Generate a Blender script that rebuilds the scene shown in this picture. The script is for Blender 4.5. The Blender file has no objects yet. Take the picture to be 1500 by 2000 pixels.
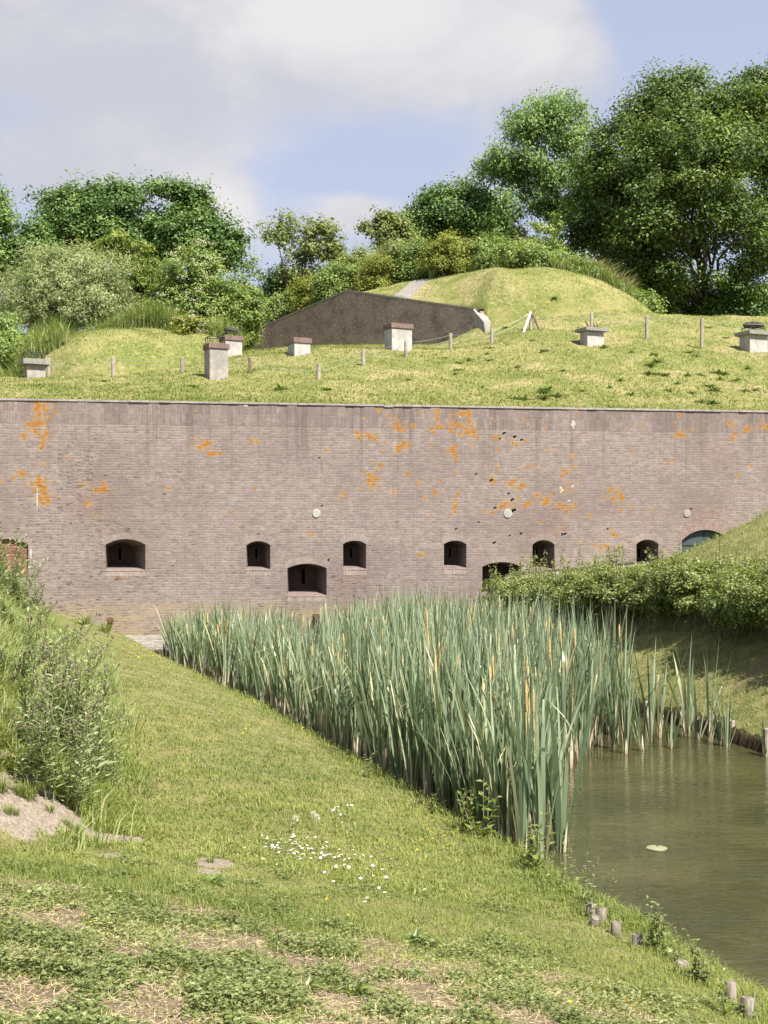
import bpy, bmesh, math, random
import numpy as np
from mathutils import Vector, Matrix

rng = np.random.default_rng(11)
random.seed(5)
scene = bpy.context.scene
COL = scene.collection
R = math.radians

# ---------------------------------------------------------------- camera, sky, sun, exposure
F, HOR = 2500.0, 1056.0            # focal length and horizon row of the 1500 x 2000 photograph
cam_d = bpy.data.cameras.new('camera')
cam = bpy.data.objects.new('camera', cam_d)
COL.objects.link(cam)
cam.location = (0, 0, 0)
cam.rotation_euler = (R(90), 0, 0)
cam_d.sensor_fit = 'HORIZONTAL'
cam_d.sensor_width = 36.0
cam_d.lens = 36.0 * F / 1500.0
# vertical FOV is driven by the width; the shift moves the horizon 56 px below the middle
cam_d.shift_y = 56.0 / 2000.0 * (2000.0 / 1500.0)
cam_d.clip_start = 0.1
cam_d.clip_end = 3000
scene.camera = cam

SUN = Vector((0.37, -0.455, 0.81)).normalized()
sun_d = bpy.data.lights.new('sun', 'SUN')
sun_d.energy = 3.9
sun_d.angle = R(0.5)
sun_d.color = (1.0, 0.955, 0.88)
sun = bpy.data.objects.new('sun', sun_d)
COL.objects.link(sun)
sun.rotation_euler = (-SUN).to_track_quat('-Z', 'Y').to_euler()
sun.location = (10, -10, 30)

scene.view_settings.view_transform = 'Standard'
scene.view_settings.look = 'None'
scene.view_settings.gamma = 1
scene.view_settings.use_curve_mapping = False
scene.view_settings.exposure = 1.5
try:
    scene.cycles.max_bounces = 8
    scene.cycles.transparent_max_bounces = 8
except Exception:
    pass


class NT:
    """small helper round a node tree"""
    def __init__(self, tree):
        self.t = tree
        tree.nodes.clear()

    def n(self, kind, **kw):
        nd = self.t.nodes.new(kind)
        for k, val in kw.items():
            setattr(nd, k, val)
        return nd

    def put(self, sock, val):
        if hasattr(val, 'is_output') or hasattr(val, 'links'):
            self.t.links.new(val, sock)
        elif isinstance(val, (tuple, list)):
            if len(val) == 3 and sock.type == 'RGBA':
                val = (*val, 1)
            sock.default_value = val
        else:
            sock.default_value = val

    def math(self, op, a, b=None, c=None, clamp=False):
        nd = self.n('ShaderNodeMath', operation=op, use_clamp=clamp)
        self.put(nd.inputs[0], a)
        if b is not None:
            self.put(nd.inputs[1], b)
        if c is not None:
            self.put(nd.inputs[2], c)
        return nd.outputs[0]

    def rng(self, x, a, b, lo=0.0, hi=1.0, smooth=True):
        nd = self.n('ShaderNodeMapRange', interpolation_type='SMOOTHSTEP' if smooth else 'LINEAR')
        self.put(nd.inputs[0], x)
        for i, val in enumerate((a, b, lo, hi)):
            self.put(nd.inputs[i + 1], val)
        return nd.outputs[0]

    def mix(self, fac, a, b, mode='MIX'):
        nd = self.n('ShaderNodeMix', data_type='RGBA', blend_type=mode)
        self.put(nd.inputs['Factor'], fac)
        self.put(nd.inputs[6], a)
        self.put(nd.inputs[7], b)
        return nd.outputs[2]

    def noise(self, vec, scale, detail=4, rough=0.55, dist=0.0):
        nd = self.n('ShaderNodeTexNoise')
        if vec is not None:
            self.put(nd.inputs['Vector'], vec)
        nd.inputs['Scale'].default_value = scale
        nd.inputs['Detail'].default_value = detail
        nd.inputs['Roughness'].default_value = rough
        nd.inputs['Distortion'].default_value = dist
        return nd.outputs[0]

    def attr(self, name):
        return self.n('ShaderNodeAttribute', attribute_name=name).outputs['Fac']

    def ramp(self, fac, stops):
        nd = self.n('ShaderNodeValToRGB')
        cr = nd.color_ramp
        while len(cr.elements) < len(stops):
            cr.elements.new(0.5)
        for e, (p, c) in zip(cr.elements, stops):
            e.position = p
            e.color = (*c, 1)
        self.put(nd.inputs[0], fac)
        return nd.outputs[0]

    def mapping(self, vec, scale=(1, 1, 1), loc=(0, 0, 0)):
        nd = self.n('ShaderNodeMapping')
        self.put(nd.inputs[0], vec)
        nd.inputs['Location'].default_value = loc
        nd.inputs['Scale'].default_value = scale
        return nd.outputs[0]

    def sep(self, vec):
        nd = self.n('ShaderNodeSeparateXYZ')
        self.put(nd.inputs[0], vec)
        return nd.outputs

    def comb(self, x, y, z):
        nd = self.n('ShaderNodeCombineXYZ')
        for s, val in zip(nd.inputs, (x, y, z)):
            self.put(s, val)
        return nd.outputs[0]


world = bpy.data.worlds.new('World')
scene.world = world
world.use_nodes = True
w = NT(world.node_tree)
sky = w.n('ShaderNodeTexSky', sky_type='NISHITA', sun_disc=False)
sky.sun_elevation = math.asin(SUN.z)
sky.sun_rotation = math.atan2(SUN.x, SUN.y)
sky.altitude = 0
sky.air_density = 1.0
sky.dust_density = 1.6
sky.ozone_density = 2.0
wdir = w.n('ShaderNodeTexCoord').outputs['Generated']
wx, wy, wz = w.sep(wdir)
ysafe = w.math('MAXIMUM', wy, 0.12)
wa = w.math('DIVIDE', wx, ysafe)
wb = w.math('DIVIDE', wz, ysafe)
cvec = w.comb(wa, w.math('MULTIPLY', wb, 1.7), w.math('MULTIPLY', wy, 0.3))
n_big = w.noise(cvec, 4.2, 9, 0.56, 0.25)
n_fine = w.noise(cvec, 11.0, 8, 0.62, 0.3)


def blob(cu, cv, ru, rv, amp):
    dx = w.math('MULTIPLY', w.math('SUBTRACT', wa, (cu - 750) / F), F / ru)
    dy = w.math('MULTIPLY', w.math('SUBTRACT', wb, (HOR - cv) / F), F / rv)
    d2 = w.math('ADD', w.math('MULTIPLY', dx, dx), w.math('MULTIPLY', dy, dy))
    return w.math('MULTIPLY', w.math('EXPONENT', w.math('MULTIPLY', d2, -1.0)), amp)


blobs = [blob(380, 60, 700, 150, .62), blob(1030, 90, 200, 110, .50), blob(170, 325, 380, 110, .36), blob(520, 230, 420, 70, .06),
         blob(425, 420, 60, 60, .42), blob(700, 415, 90, 40, .36), blob(960, 300, 50, 50, .24),
         blob(900, 360, 70, 40, .18), blob(1330, 60, 190, 130, -.40), blob(700, 330, 230, 60, -.18)]
acc = blobs[0]
for b_ in blobs[1:]:
    acc = w.math('ADD', acc, b_)
dens = w.math('ADD', w.math('ADD', w.math('MULTIPLY', n_big, 0.85), w.math('MULTIPLY', n_fine, 0.32)), acc)
cmask = w.rng(dens, 0.62, 0.94)
# cloud tone: bright cauliflower tops, lilac-grey undersides where the cloud is thick
bright = w.math('ADD', w.math('MULTIPLY', w.noise(w.mapping(cvec, (1, 1, 1), (0.03, -0.07, 0)), 5.2, 9, 0.6, 0.3), 1.2),
                w.math('ADD', w.math('ADD', blob(600, 20, 220, 70, .34), blob(1060, 80, 160, 90, .30)),
                       w.math('ADD', blob(420, 420, 60, 60, .38), blob(200, 180, 420, 60, -.26))))
CK = 5.0
ccol = w.mix(w.rng(bright, 0.42, 0.95), tuple(CK * c for c in (.55, .55, .61)), tuple(CK * c for c in (.76, .74, .735)))
skyc = w.mix(0.78, sky.outputs[0], tuple(CK * c for c in (.50, .535, .675)))
csky = w.mix(w.math('MULTIPLY', cmask, 0.93), skyc, ccol)
bg = w.n('ShaderNodeBackground')
w.put(bg.inputs[0], csky)
bg.inputs[1].default_value = 0.080
wo = w.n('ShaderNodeOutputWorld')
w.t.links.new(bg.outputs[0], wo.inputs[0])

# ---------------------------------------------------------------- helpers
_tab = np.random.default_rng(3).random((256, 256))


def vnoise(x, y):
    x = np.asarray(x, float)
    y = np.asarray(y, float)
    xi = np.floor(x).astype(int)
    yi = np.floor(y).astype(int)
    fx = x - xi
    fy = y - yi
    fx = fx * fx * (3 - 2 * fx)
    fy = fy * fy * (3 - 2 * fy)
    a = _tab[xi & 255, yi & 255]
    b = _tab[(xi + 1) & 255, yi & 255]
    c = _tab[xi & 255, (yi + 1) & 255]
    d = _tab[(xi + 1) & 255, (yi + 1) & 255]
    return (a * (1 - fx) + b * fx) * (1 - fy) + (c * (1 - fx) + d * fx) * fy


def fbm(x, y, o=4, seed=0.0):
    s = 0
    a = 0.5
    t = 0
    f = 1.0
    for i in range(o):
        s = s + a * vnoise(np.asarray(x) * f + seed + 17.3 * i, np.asarray(y) * f + seed * 1.7 + 9.1 * i)
        t += a
        a *= .5
        f *= 2.03
    return s / t


def sst(a, b, x):
    t = np.clip((np.asarray(x, float) - a) / (b - a), 0, 1)
    return t * t * (3 - 2 * t)


def PX(u, v, d):
    """the point at depth d that the photograph shows at pixel (u, v)"""
    return np.array([(u - 750) / F * d, d, (HOR - v) / F * d])


class MB:
    """collects vertices, faces and a per-vertex value; build() links ONE mesh object"""
    def __init__(self):
        self.V, self.F, self.A, self.M = [], {3: [], 4: []}, [], {3: [], 4: []}
        self.n = 0
        self.UV = None

    def add(self, V, Fc, a=0.5, m=0):
        V = np.asarray(V, float).reshape(-1, 3)
        Fc = np.asarray(Fc, int)
        self.V.append(V)
        self.A.append(np.broadcast_to(np.asarray(a, float), (len(V),)))
        k = Fc.shape[1]
        self.F[k].append(Fc + self.n)
        self.M[k].append(np.full(len(Fc), m, int))
        self.n += len(V)

    def box(self, c, s, rz=0.0, bev=0.0, a=0.5, m=0, taper=1.0):
        x, y, z = (s[0] / 2, s[1] / 2, s[2] / 2)
        pts = []
        for zz, t in ((-z, 1.0), (z, taper)):
            for xx, yy in ((-x, -y), (x, -y), (x, y), (-x, y)):
                pts.append((xx * t, yy * t, zz))
        pts = np.array(pts)
        cs, sn = math.cos(rz), math.sin(rz)
        q = pts.copy()
        q[:, 0] = pts[:, 0] * cs - pts[:, 1] * sn
        q[:, 1] = pts[:, 0] * sn + pts[:, 1] * cs
        q += np.array(c)
        self.add(q, [(0, 3, 2, 1), (4, 5, 6, 7), (0, 1, 5, 4), (1, 2, 6, 5), (2, 3, 7, 6), (3, 0, 4, 7)], a, m)

    def tube(self, pts, rad, n=6, a=0.5, m=0, cap=True):
        pts = np.asarray(pts, float)
        rad = np.broadcast_to(np.asarray(rad, float), (len(pts),))
        tang = np.gradient(pts, axis=0)
        tang /= np.linalg.norm(tang, axis=1)[:, None] + 1e-9
        ref = np.array([0.0, 0, 1]) if abs(tang[0][2]) < .9 else np.array([1.0, 0, 0])
        rings = []
        for p, t, r in zip(pts, tang, rad):
            s = np.cross(t, ref)
            s /= np.linalg.norm(s) + 1e-9
            b = np.cross(s, t)
            an = np.arange(n) * 2 * math.pi / n
            rings.append(p + r * (np.cos(an)[:, None] * s + np.sin(an)[:, None] * b))
        V = np.concatenate(rings)
        Fc = []
        for i in range(len(pts) - 1):
            for j in range(n):
                Fc.append((i * n + j, i * n + (j + 1) % n, (i + 1) * n + (j + 1) % n, (i + 1) * n + j))
        self.add(V, Fc, a, m)
        if cap:
            for p, k in ((pts[0], 0), (pts[-1], len(pts) - 1)):
                self.add(np.vstack([V[k * n:(k + 1) * n], p[None]]), [(j, (j + 1) % n, n) for j in range(n)], a, m)

    def grid(self, G, a=0.5, m=0, flip=False):
        """G: (ny, nx, 3) points"""
        ny, nx = G.shape[:2]
        idx = np.arange(ny * nx).reshape(ny, nx)
        q = np.stack([idx[:-1, :-1], idx[:-1, 1:], idx[1:, 1:], idx[1:, :-1]], -1).reshape(-1, 4)
        if flip:
            q = q[:, ::-1]
        self.add(G.reshape(-1, 3), q, np.asarray(a).reshape(-1) if np.ndim(a) else a, m)

    def blades(self, P, h, wd, az, lean, a):
        """grass blades: five vertices, three triangles each"""
        n = len(P)
        ca, sa = np.cos(az), np.sin(az)
        side = np.stack([-sa, ca, np.zeros(n)], 1) * (wd / 2)[:, None]
        fwd = np.stack([ca, sa, np.zeros(n)], 1)
        up = np.array([0, 0, 1.0])
        mid = P + up * (h * .55)[:, None] + fwd * (h * lean * .35)[:, None]
        tip = P + up * (h * (1 - .3 * np.minimum(lean, 1.5)))[:, None] + fwd * (h * lean)[:, None]
        V = np.stack([P - side, P + side, mid - side * .75, mid + side * .75, tip], 1).reshape(-1, 3)
        b = (np.arange(n) * 5)[:, None]
        T = np.concatenate([b + [0, 1, 2], b + [1, 3, 2], b + [2, 3, 4]], 0)
        self.add(V, T, np.repeat(a, 5))

    def leaves(self, P, D, N, L, W, a):
        """kite-shaped leaves lying along D with normal N"""
        n = len(P)
        S = np.cross(D, N)
        S /= np.linalg.norm(S, axis=1)[:, None] + 1e-9
        L = np.broadcast_to(L, (n,))[:, None]
        W = np.broadcast_to(W, (n,))[:, None]
        nn = N * (W * .18)
        V = np.stack([P, P + D * L * .45 + S * W * .5 + nn, P + D * L, P + D * L * .45 - S * W * .5 + nn], 1).reshape(-1, 3)
        b = (np.arange(n) * 4)[:, None]
        self.add(V, b + [0, 1, 2, 3], np.repeat(a, 4))

    def mesh(self, name, smooth=False):
        V = np.concatenate(self.V)
        A = np.concatenate(self.A)
        me = bpy.data.meshes.new(name)
        me.vertices.add(len(V))
        me.vertices.foreach_set('co', V.astype(np.float32).ravel())
        fs, starts, mats, st = [], [], [], 0
        for k in (3, 4):
            if self.F[k]:
                f = np.concatenate(self.F[k])
                fs.append(f.ravel())
                starts.append(st + np.arange(len(f)) * k)
                st += f.size
                mats.append(np.concatenate(self.M[k]))
        loops = np.concatenate(fs)
        ls = np.concatenate(starts)
        me.loops.add(len(loops))
        me.loops.foreach_set('vertex_index', loops.astype(np.int32))
        me.polygons.add(len(ls))
        me.polygons.foreach_set('loop_start', ls.astype(np.int32))
        me.polygons.foreach_set('material_index', np.concatenate(mats).astype(np.int32))
        me.polygons.foreach_set('use_smooth', np.full(len(ls), bool(smooth)))
        at = me.attributes.new('v', 'FLOAT', 'POINT')
        at.data.foreach_set('value', A.astype(np.float32))
        me.update(calc_edges=True)
        me.validate()
        return me

    def build(self, name, mat, parent=None, smooth=False):
        me = self.mesh(name, smooth)
        for m_ in (mat if isinstance(mat, (list, tuple)) else [mat]):
            me.materials.append(m_)
        return link(name, me, parent)


def link(name, me, parent=None):
    o = bpy.data.objects.new(name, me)
    COL.objects.link(o)
    if parent is not None:
        o.parent = parent
    return o


def bevel(o, wd=0.02, seg=2):
    """bake a bevel (and nothing else) into an object's mesh"""
    bm = bmesh.new()
    bm.from_mesh(o.data)
    bmesh.ops.remove_doubles(bm, verts=bm.verts, dist=1e-5)
    bmesh.ops.bevel(bm, geom=[e for e in bm.edges], offset=wd, segments=seg, affect='EDGES', profile=.6)
    bm.to_mesh(o.data)
    bm.free()
    return o


def tag(o, label=None, cat=None, group=None, kind=None):
    if label:
        o['label'] = label
    if cat:
        o['category'] = cat
    if group:
        o['group'] = group
    if kind:
        o['kind'] = kind
    return o


def thing(name, label, cat, loc=(0, 0, 0), rz=0.0, group=None):
    o = bpy.data.objects.new(name, None)
    COL.objects.link(o)
    o.location = loc
    o.rotation_euler = (0, 0, rz)
    o.empty_display_size = .1
    return tag(o, label, cat, group)


def unit(v):
    return v / (np.linalg.norm(v, axis=-1, keepdims=True) + 1e-9)


# ---------------------------------------------------------------- materials
def new_mat(name):
    m = bpy.data.materials.new(name)
    m.use_nodes = True
    return m, NT(m.node_tree)


def finish(nt, col, rough=.8, spec=.3, bump=None, bstr=.4, bdist=.02, metal=0.0, trans=0.0, tcol=None):
    p = nt.n('ShaderNodeBsdfPrincipled')
    nt.put(p.inputs['Base Color'], col)
    nt.put(p.inputs['Roughness'], rough)
    nt.put(p.inputs['Specular IOR Level'], spec)
    nt.put(p.inputs['Metallic'], metal)
    if bump is not None:
        b = nt.n('ShaderNodeBump')
        nt.put(b.inputs['Strength'], bstr)
        nt.put(b.inputs['Distance'], bdist)
        nt.put(b.inputs['Height'], bump)
        nt.t.links.new(b.outputs[0], p.inputs['Normal'])
    sh = p.outputs[0]
    if trans > 0:
        t = nt.n('ShaderNodeBsdfTranslucent')
        nt.put(t.inputs[0], tcol if tcol is not None else col)
        mx = nt.n('ShaderNodeMixShader')
        mx.inputs[0].default_value = trans
        nt.t.links.new(sh, mx.inputs[1])
        nt.t.links.new(t.outputs[0], mx.inputs[2])
        sh = mx.outputs[0]
    o = nt.n('ShaderNodeOutputMaterial')
    nt.t.links.new(sh, o.inputs[0])


TREE_LEAVES = ('oak_leaves', 'ash_leaves', 'maple_leaves', 'willow_leaves', 'elder_leaves', 'yew_leaves', 'bramble_leaves')
TREE_GAIN = 2.1


def leaf_mat(name, stops, trans=.3, rough=.5, spec=.35):
    m, nt = new_mat(name)
    if name in TREE_LEAVES:
        stops = [(p, tuple(min(.6, q * TREE_GAIN) for q in c)) for p, c in stops]
    col = nt.ramp(nt.attr('v'), stops)
    warm = nt.mix(1.0, col, (1.15, 1.25, .6, 1), 'MULTIPLY')
    finish(nt, col, rough, spec, trans=trans, tcol=warm)
    return m


def simple_mat(name, c1, c2, scale=12, rough=.85, bstr=.3, spec=.25, metal=0.0, streak=(1, 1, 1)):
    m, nt = new_mat(name)
    co = nt.n('ShaderNodeTexCoord').outputs['Object']
    co = nt.mapping(co, streak)
    n1 = nt.noise(co, scale, 6, .65)
    n2 = nt.noise(co, scale * .22, 4, .6)
    f = nt.rng(nt.math('ADD', nt.math('MULTIPLY', n1, .55), nt.math('MULTIPLY', n2, .45)), .34, .66)
    finish(nt, nt.mix(f, c1, c2), rough, spec, n1, bstr, .02, metal)
    return m


GRASS = [(0, (.100, .150, .030)), (.38, (.222, .258, .060)), (.74, (.335, .345, .10)), (1, (.46, .42, .20))]
M = {}
M['grass'] = leaf_mat('grass_blades', GRASS, .35, .55, .3)
M['rampart_grass'] = leaf_mat('mown_grass_blades', [(0, (.095, .138, .030)), (.4, (.172, .210, .052)), (.7, (.262, .266, .086)), (1, (.40, .355, .18))], .3, .6, .25)
M['tall_grass'] = leaf_mat('long_grass_blades', [(0, (.10, .16, .035)), (.5, (.22, .275, .08)), (.8, (.36, .37, .16)), (1, (.50, .43, .24))], .35, .5, .35)
M['weed'] = leaf_mat('low_weed_leaves', [(0, (.085, .125, .034)), (.5, (.195, .230, .075)), (1, (.42, .42, .19))], .34, .45, .4)
M['oak'] = leaf_mat('oak_leaves', [(0, (.015, .029, .006)), (.5, (.041, .066, .013)), (1, (.115, .142, .032))], .30)
M['ash'] = leaf_mat('ash_leaves', [(0, (.035, .065, .014)), (.5, (.075, .12, .03)), (1, (.14, .18, .06))], .32)
M['maple'] = leaf_mat('maple_leaves', [(0, (.016, .038, .008)), (.5, (.046, .082, .018)), (1, (.105, .145, .042))], .28)
M['willow'] = leaf_mat('willow_leaves', [(0, (.065, .085, .03)), (.5, (.135, .155, .062)), (1, (.22, .235, .12))], .3)
M['elder'] = leaf_mat('elder_leaves', [(0, (.036, .064, .013)), (.5, (.092, .128, .030)), (1, (.19, .205, .068))], .3)
M['yew'] = leaf_mat('yew_leaves', [(0, (.028, .052, .008)), (.5, (.075, .10, .014)), (1, (.155, .165, .025))], .25)
M['bright'] = leaf_mat('yellow_green_leaves', [(0, (.11, .14, .02)), (.5, (.24, .27, .045)), (1, (.38, .37, .09))], .35)
M['hawthorn'] = leaf_mat('hawthorn_leaves', [(0, (.075, .112, .022)), (.45, (.185, .232, .058)), (1, (.385, .395, .165))], .36)
M['bramble'] = leaf_mat('bramble_leaves', [(0, (.04, .07, .015)), (.5, (.10, .135, .035)), (1, (.20, .23, .085))], .3)
M['dock'] = leaf_mat('dock_leaves', [(0, (.05, .095, .02)), (.5, (.115, .18, .04)), (1, (.22, .28, .09))], .28, .4, .5)
M['thistle'] = leaf_mat('thistle_leaves', [(0, (.10, .145, .05)), (.5, (.215, .26, .105)), (1, (.35, .38, .20))], .28, .5, .4)
M['sapling'] = leaf_mat('sapling_leaves', [(0, (.09, .13, .02)), (.5, (.18, .22, .045)), (1, (.30, .32, .12))], .4, .4, .5)
M['nettle'] = leaf_mat('nettle_leaves', [(0, (.09, .13, .03)), (.5, (.19, .225, .07)), (1, (.32, .33, .14))], .3, .5, .4)
M['cattail'] = leaf_mat('cattail_leaves', [(0, (.058, .092, .042)), (.42, (.160, .212, .118)), (.80, (.345, .40, .262)), (1, (.52, .46, .26))], .22, .33, .6)
M['sheath'] = leaf_mat('dry_sheaths', [(0, (.10, .055, .025)), (.25, (.30, .215, .125)), (1, (.60, .51, .36))], .15, .7, .2)
M['spike'] = simple_mat('flower_spikes', (.42, .29, .11), (.58, .44, .21), 40)
M['white'] = leaf_mat('white_petals', [(0, (.68, .68, .62)), (1, (.82, .82, .78))], .2)
M['cream'] = leaf_mat('cream_blossom', [(0, (.42, .42, .27)), (1, (.62, .60, .44))], .2)
M['yellow'] = leaf_mat('yellow_petals', [(0, (.55, .36, .02)), (1, (.72, .52, .03))], .25)
M['fluff'] = leaf_mat('seed_fluff', [(0, (.55, .54, .50)), (1, (.75, .74, .70))], .4)
M['bark'] = simple_mat('bark', (.05, .04, .03), (.12, .10, .075), 9, .95, .7)
M['twig'] = simple_mat('twigs', (.10, .08, .055), (.20, .165, .12), 20, .9, .4)
M['stem'] = simple_mat('green_stems', (.11, .13, .05), (.22, .22, .11), 20, .7, .2)
M['wood'] = simple_mat('weathered_wood', (.22, .18, .135), (.42, .37, .30), 14, .9, .5, streak=(3, 3, .5))
M['stake'] = simple_mat('grey_stake_wood', (.10, .082, .062), (.30, .255, .205), 16, .9, .6, streak=(3, 3, .5))
M['darkwood'] = simple_mat('dark_post_wood', (.13, .09, .06), (.25, .185, .13), 14, .9, .5, streak=(3, 3, .5))
M['palewood'] = simple_mat('pale_bleached_wood', (.50, .46, .38), (.66, .62, .54), 14, .9, .4, streak=(3, 3, .5))
M['concrete'] = simple_mat('weathered_concrete', (.23, .205, .18), (.36, .325, .285), 7, .92, .45)
M['concrete_pale'] = simple_mat('pale_flaking_concrete', (.29, .27, .24), (.47, .44, .40), 6, .92, .5)
M['concrete_grey'] = simple_mat('grey_concrete_slab', (.19, .175, .155), (.30, .28, .25), 10, .92, .45)
M['rust'] = simple_mat('rusty_iron', (.06, .035, .025), (.17, .075, .04), 25, .8, .4, .4)
M['iron'] = simple_mat('dark_iron', (.02, .018, .016), (.06, .05, .045), 25, .7, .4, .4)
M['moss'] = simple_mat('mossy_lid', (.035, .035, .025), (.14, .14, .09), 12, .95, .8)
M['wire'] = simple_mat('fence_wire', (.35, .35, .34), (.5, .5, .49), 30, .5, .1, .5, .6)
M['plate'] = simple_mat('red_brown_shutter_plate', (.05, .032, .026), (.10, .062, .05), 18, .7, .3, .3)
M['black'] = simple_mat('dark_slot', (.004, .004, .004), (.008, .008, .008), 10, .9, .1)
M['stone'] = simple_mat('pale_stone', (.27, .25, .225), (.42, .40, .37), 14, .9, .4)
M['pad'] = leaf_mat('lily_pad', [(0, (.24, .26, .14)), (1, (.32, .34, .20))], .1, .35, .5)
M['gravel'] = simple_mat('gravel', (.16, .14, .12), (.42, .38, .34), 22, .95, 1.0)

# ---------------------------------------------------------------- the fort wall: geometry helpers
TH = R(8.7)
D0 = 33.3
WTOP = 3.49            # top of the brickwork (coping above it)
WATER_Z = -2.95
WSC = F / D0


def wall_s(u, v=HOR):
    """pixel -> (along the wall, height) on the wall's face"""
    k = (u - 750) / F
    s = k * D0 / (math.cos(TH) - k * math.sin(TH))
    Y = D0 + s * math.sin(TH)
    return s, (HOR - v) / F * Y


def brick_nodes(nt, vec, c1, c2, mortar, bw=.21, rh=.066, ms=.007, seed=0.0):
    b = nt.n('ShaderNodeTexBrick')
    nt.put(b.inputs['Vector'], vec)
    nt.put(b.inputs['Color1'], c1)
    nt.put(b.inputs['Color2'], c2)
    nt.put(b.inputs['Mortar'], mortar)
    b.inputs['Scale'].default_value = 1.0
    b.inputs['Mortar Size'].default_value = ms
    b.inputs['Mortar Smooth'].default_value = .3
    b.inputs['Bias'].default_value = 0.0
    b.inputs['Brick Width'].default_value = bw
    b.inputs['Row Height'].default_value = rh
    return b


def make_brick(name, c1, c2, mortar, kind='wall'):
    m, nt = new_mat(name)
    co = nt.n('ShaderNodeTexCoord').outputs['Object']
    x, y, z = nt.sep(co)
    if kind == 'uv':
        uv = nt.n('ShaderNodeTexCoord').outputs['UV']
        ux, uy, _ = nt.sep(uv)
        vec = nt.comb(ux, uy, 0.0)
    elif kind == 'reveal':
        vec = nt.comb(nt.math('ADD', x, y), z, 0.0)
    else:
        wob = nt.math('MULTIPLY', nt.math('SUBTRACT', nt.noise(nt.mapping(co, (.5, 1, 1.4)), 1.4, 3), .5), .05)
        vec = nt.comb(x, nt.math('ADD', z, wob), 0.0)
    b = brick_nodes(nt, vec, c1, c2, mortar, *((.072, .30, .007) if kind == 'uv' else (.21, .066, .007)))
    if kind == 'uv':
        b.offset = 0.0
    col, fac = b.outputs[0], b.outputs[1]
    if kind == 'wall':
        sv = nt.comb(nt.math('ADD', z, .04), x, 0.0)
        sv = nt.comb(x, nt.math('MULTIPLY', nt.math('ADD', z, -2.93), 1.0), 0.0)
        b2 = brick_nodes(nt, sv, c1, c2, mortar, .07, .29, .007)
        b2.offset = 0.0
        top = nt.math('GREATER_THAN', z, 2.93)
        col = nt.mix(top, col, b2.outputs[0])
        fac = nt.math('ADD', nt.math('MULTIPLY', fac, nt.math('SUBTRACT', 1.0, top)), nt.math('MULTIPLY', b2.outputs[1], top))
        topd = nt.math('MULTIPLY', top, nt.rng(nt.noise(nt.mapping(co, (1.0, 1, .3)), 1.1, 5, .65), .38, .66, .08, .50))
        col = nt.mix(topd, col, (.085, .062, .05, 1))
    n1 = nt.noise(co, 38, 3, .7)
    n2 = nt.noise(nt.mapping(co, (.7, 1, 1.0)), .55, 5, .6)
    n3 = nt.noise(nt.mapping(co, (1, 1, 1)), 5.0, 6, .7)
    # every brick its own tone
    n4 = nt.noise(nt.mapping(co, (7.5, 1, 22.0)), 1.0, 2, .6)
    col = nt.mix(nt.rng(n4, .3, .7, 0, .55), col, (.155, .115, .102, 1))
    col = nt.mix(nt.rng(n3, .45, .75, 0, .45), col, (.41, .37, .335, 1))
    col = nt.mix(nt.rng(n2, .40, .68, 0, .52), col, (.17, .128, .116, 1))
    col = nt.mix(nt.rng(n1, .35, .75, 0, .22), col, (.10, .08, .075, 1))
    height = nt.math('ADD', nt.math('MULTIPLY', fac, -1.0), nt.math('MULTIPLY', n1, .5))
    if kind == 'wall':
        # worn joints: broken horizontal lines, their shade painted in dark, more to the lower left
        cr = nt.noise(nt.mapping(co, (4.2, 1, 26.0)), 1.0, 5, .72)
        cr2 = nt.noise(co, .35, 3, .6)
        bias = nt.math('ADD', nt.math('MULTIPLY', z, .010), nt.math('MULTIPLY', x, .004))
        crk = nt.rng(nt.math('SUBTRACT', nt.math('ADD', cr, nt.math('MULTIPLY', cr2, .25)), bias), .745, .82)
        crk = nt.math('MULTIPLY', crk, nt.math('SUBTRACT', 1.0, top))
        col = nt.mix(nt.math('MULTIPLY', crk, .75), col, (.04, .032, .03, 1))
        height = nt.math('ADD', height, nt.math('MULTIPLY', crk, -1.8))
        # reddish bricks and the grey bloom
        red = nt.rng(nt.noise(nt.mapping(co, (.4, 1, .8)), .9, 3), .58, .72, 0, .35)
        col = nt.mix(nt.math('MULTIPLY', red, nt.rng(n4, .4, .6)), col, (.235, .125, .095, 1))
        # long vertical run-off marks below the coping
        run = nt.noise(nt.mapping(co, (3.0, 1, .12)), 1.5, 4, .6)
        rmask = nt.math('MULTIPLY', nt.rng(z, .6, 3.4), nt.rng(run, .5, .72, 0, .5))
        col = nt.mix(rmask, col, (.085, .065, .055, 1))
        # the splash zone: ochre algae, then a pale limy band, then the wet foot
        nz = nt.math('ADD', z, nt.math('MULTIPLY', nt.math('SUBTRACT', n3, .5), .55))
        nz = nt.math('ADD', nz, nt.math('MULTIPLY', nt.math('SUBTRACT', n2, .5), .5))
        och = nt.math('MULTIPLY', nt.rng(nz, -1.35, -1.85), nt.rng(nt.noise(nt.mapping(co, (.8, 1, 2.5)), 1.8, 4, .65), .38, .62, .15, .8))
        col = nt.mix(nt.math('MULTIPLY', och, .62), col, (.37, .285, .14, 1))
        edge = nt.math('ADD', z, nt.math('MULTIPLY', nt.math('SUBTRACT', n3, .5), .07))
        lime = nt.math('LESS_THAN', edge, -2.39)
        col = nt.mix(nt.math('MULTIPLY', lime, .88), col, nt.mix(nt.rng(nt.noise(nt.mapping(co, (1, 1, 4)), 5, 5, .7), .4, .65), (.33, .30, .25, 1), (.50, .48, .43, 1)))
        wet = nt.rng(edge, -2.72, -2.80)
        col = nt.mix(nt.math('MULTIPLY', wet, .9), col, (.07, .055, .03, 1))
        # lichen, limewash drips
        ln = nt.noise(co, 9, 6, .72)
        ln2 = nt.noise(co, 30, 3, .6)
        li = nt.attr('li')
        lh = nt.attr('lh')
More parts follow.
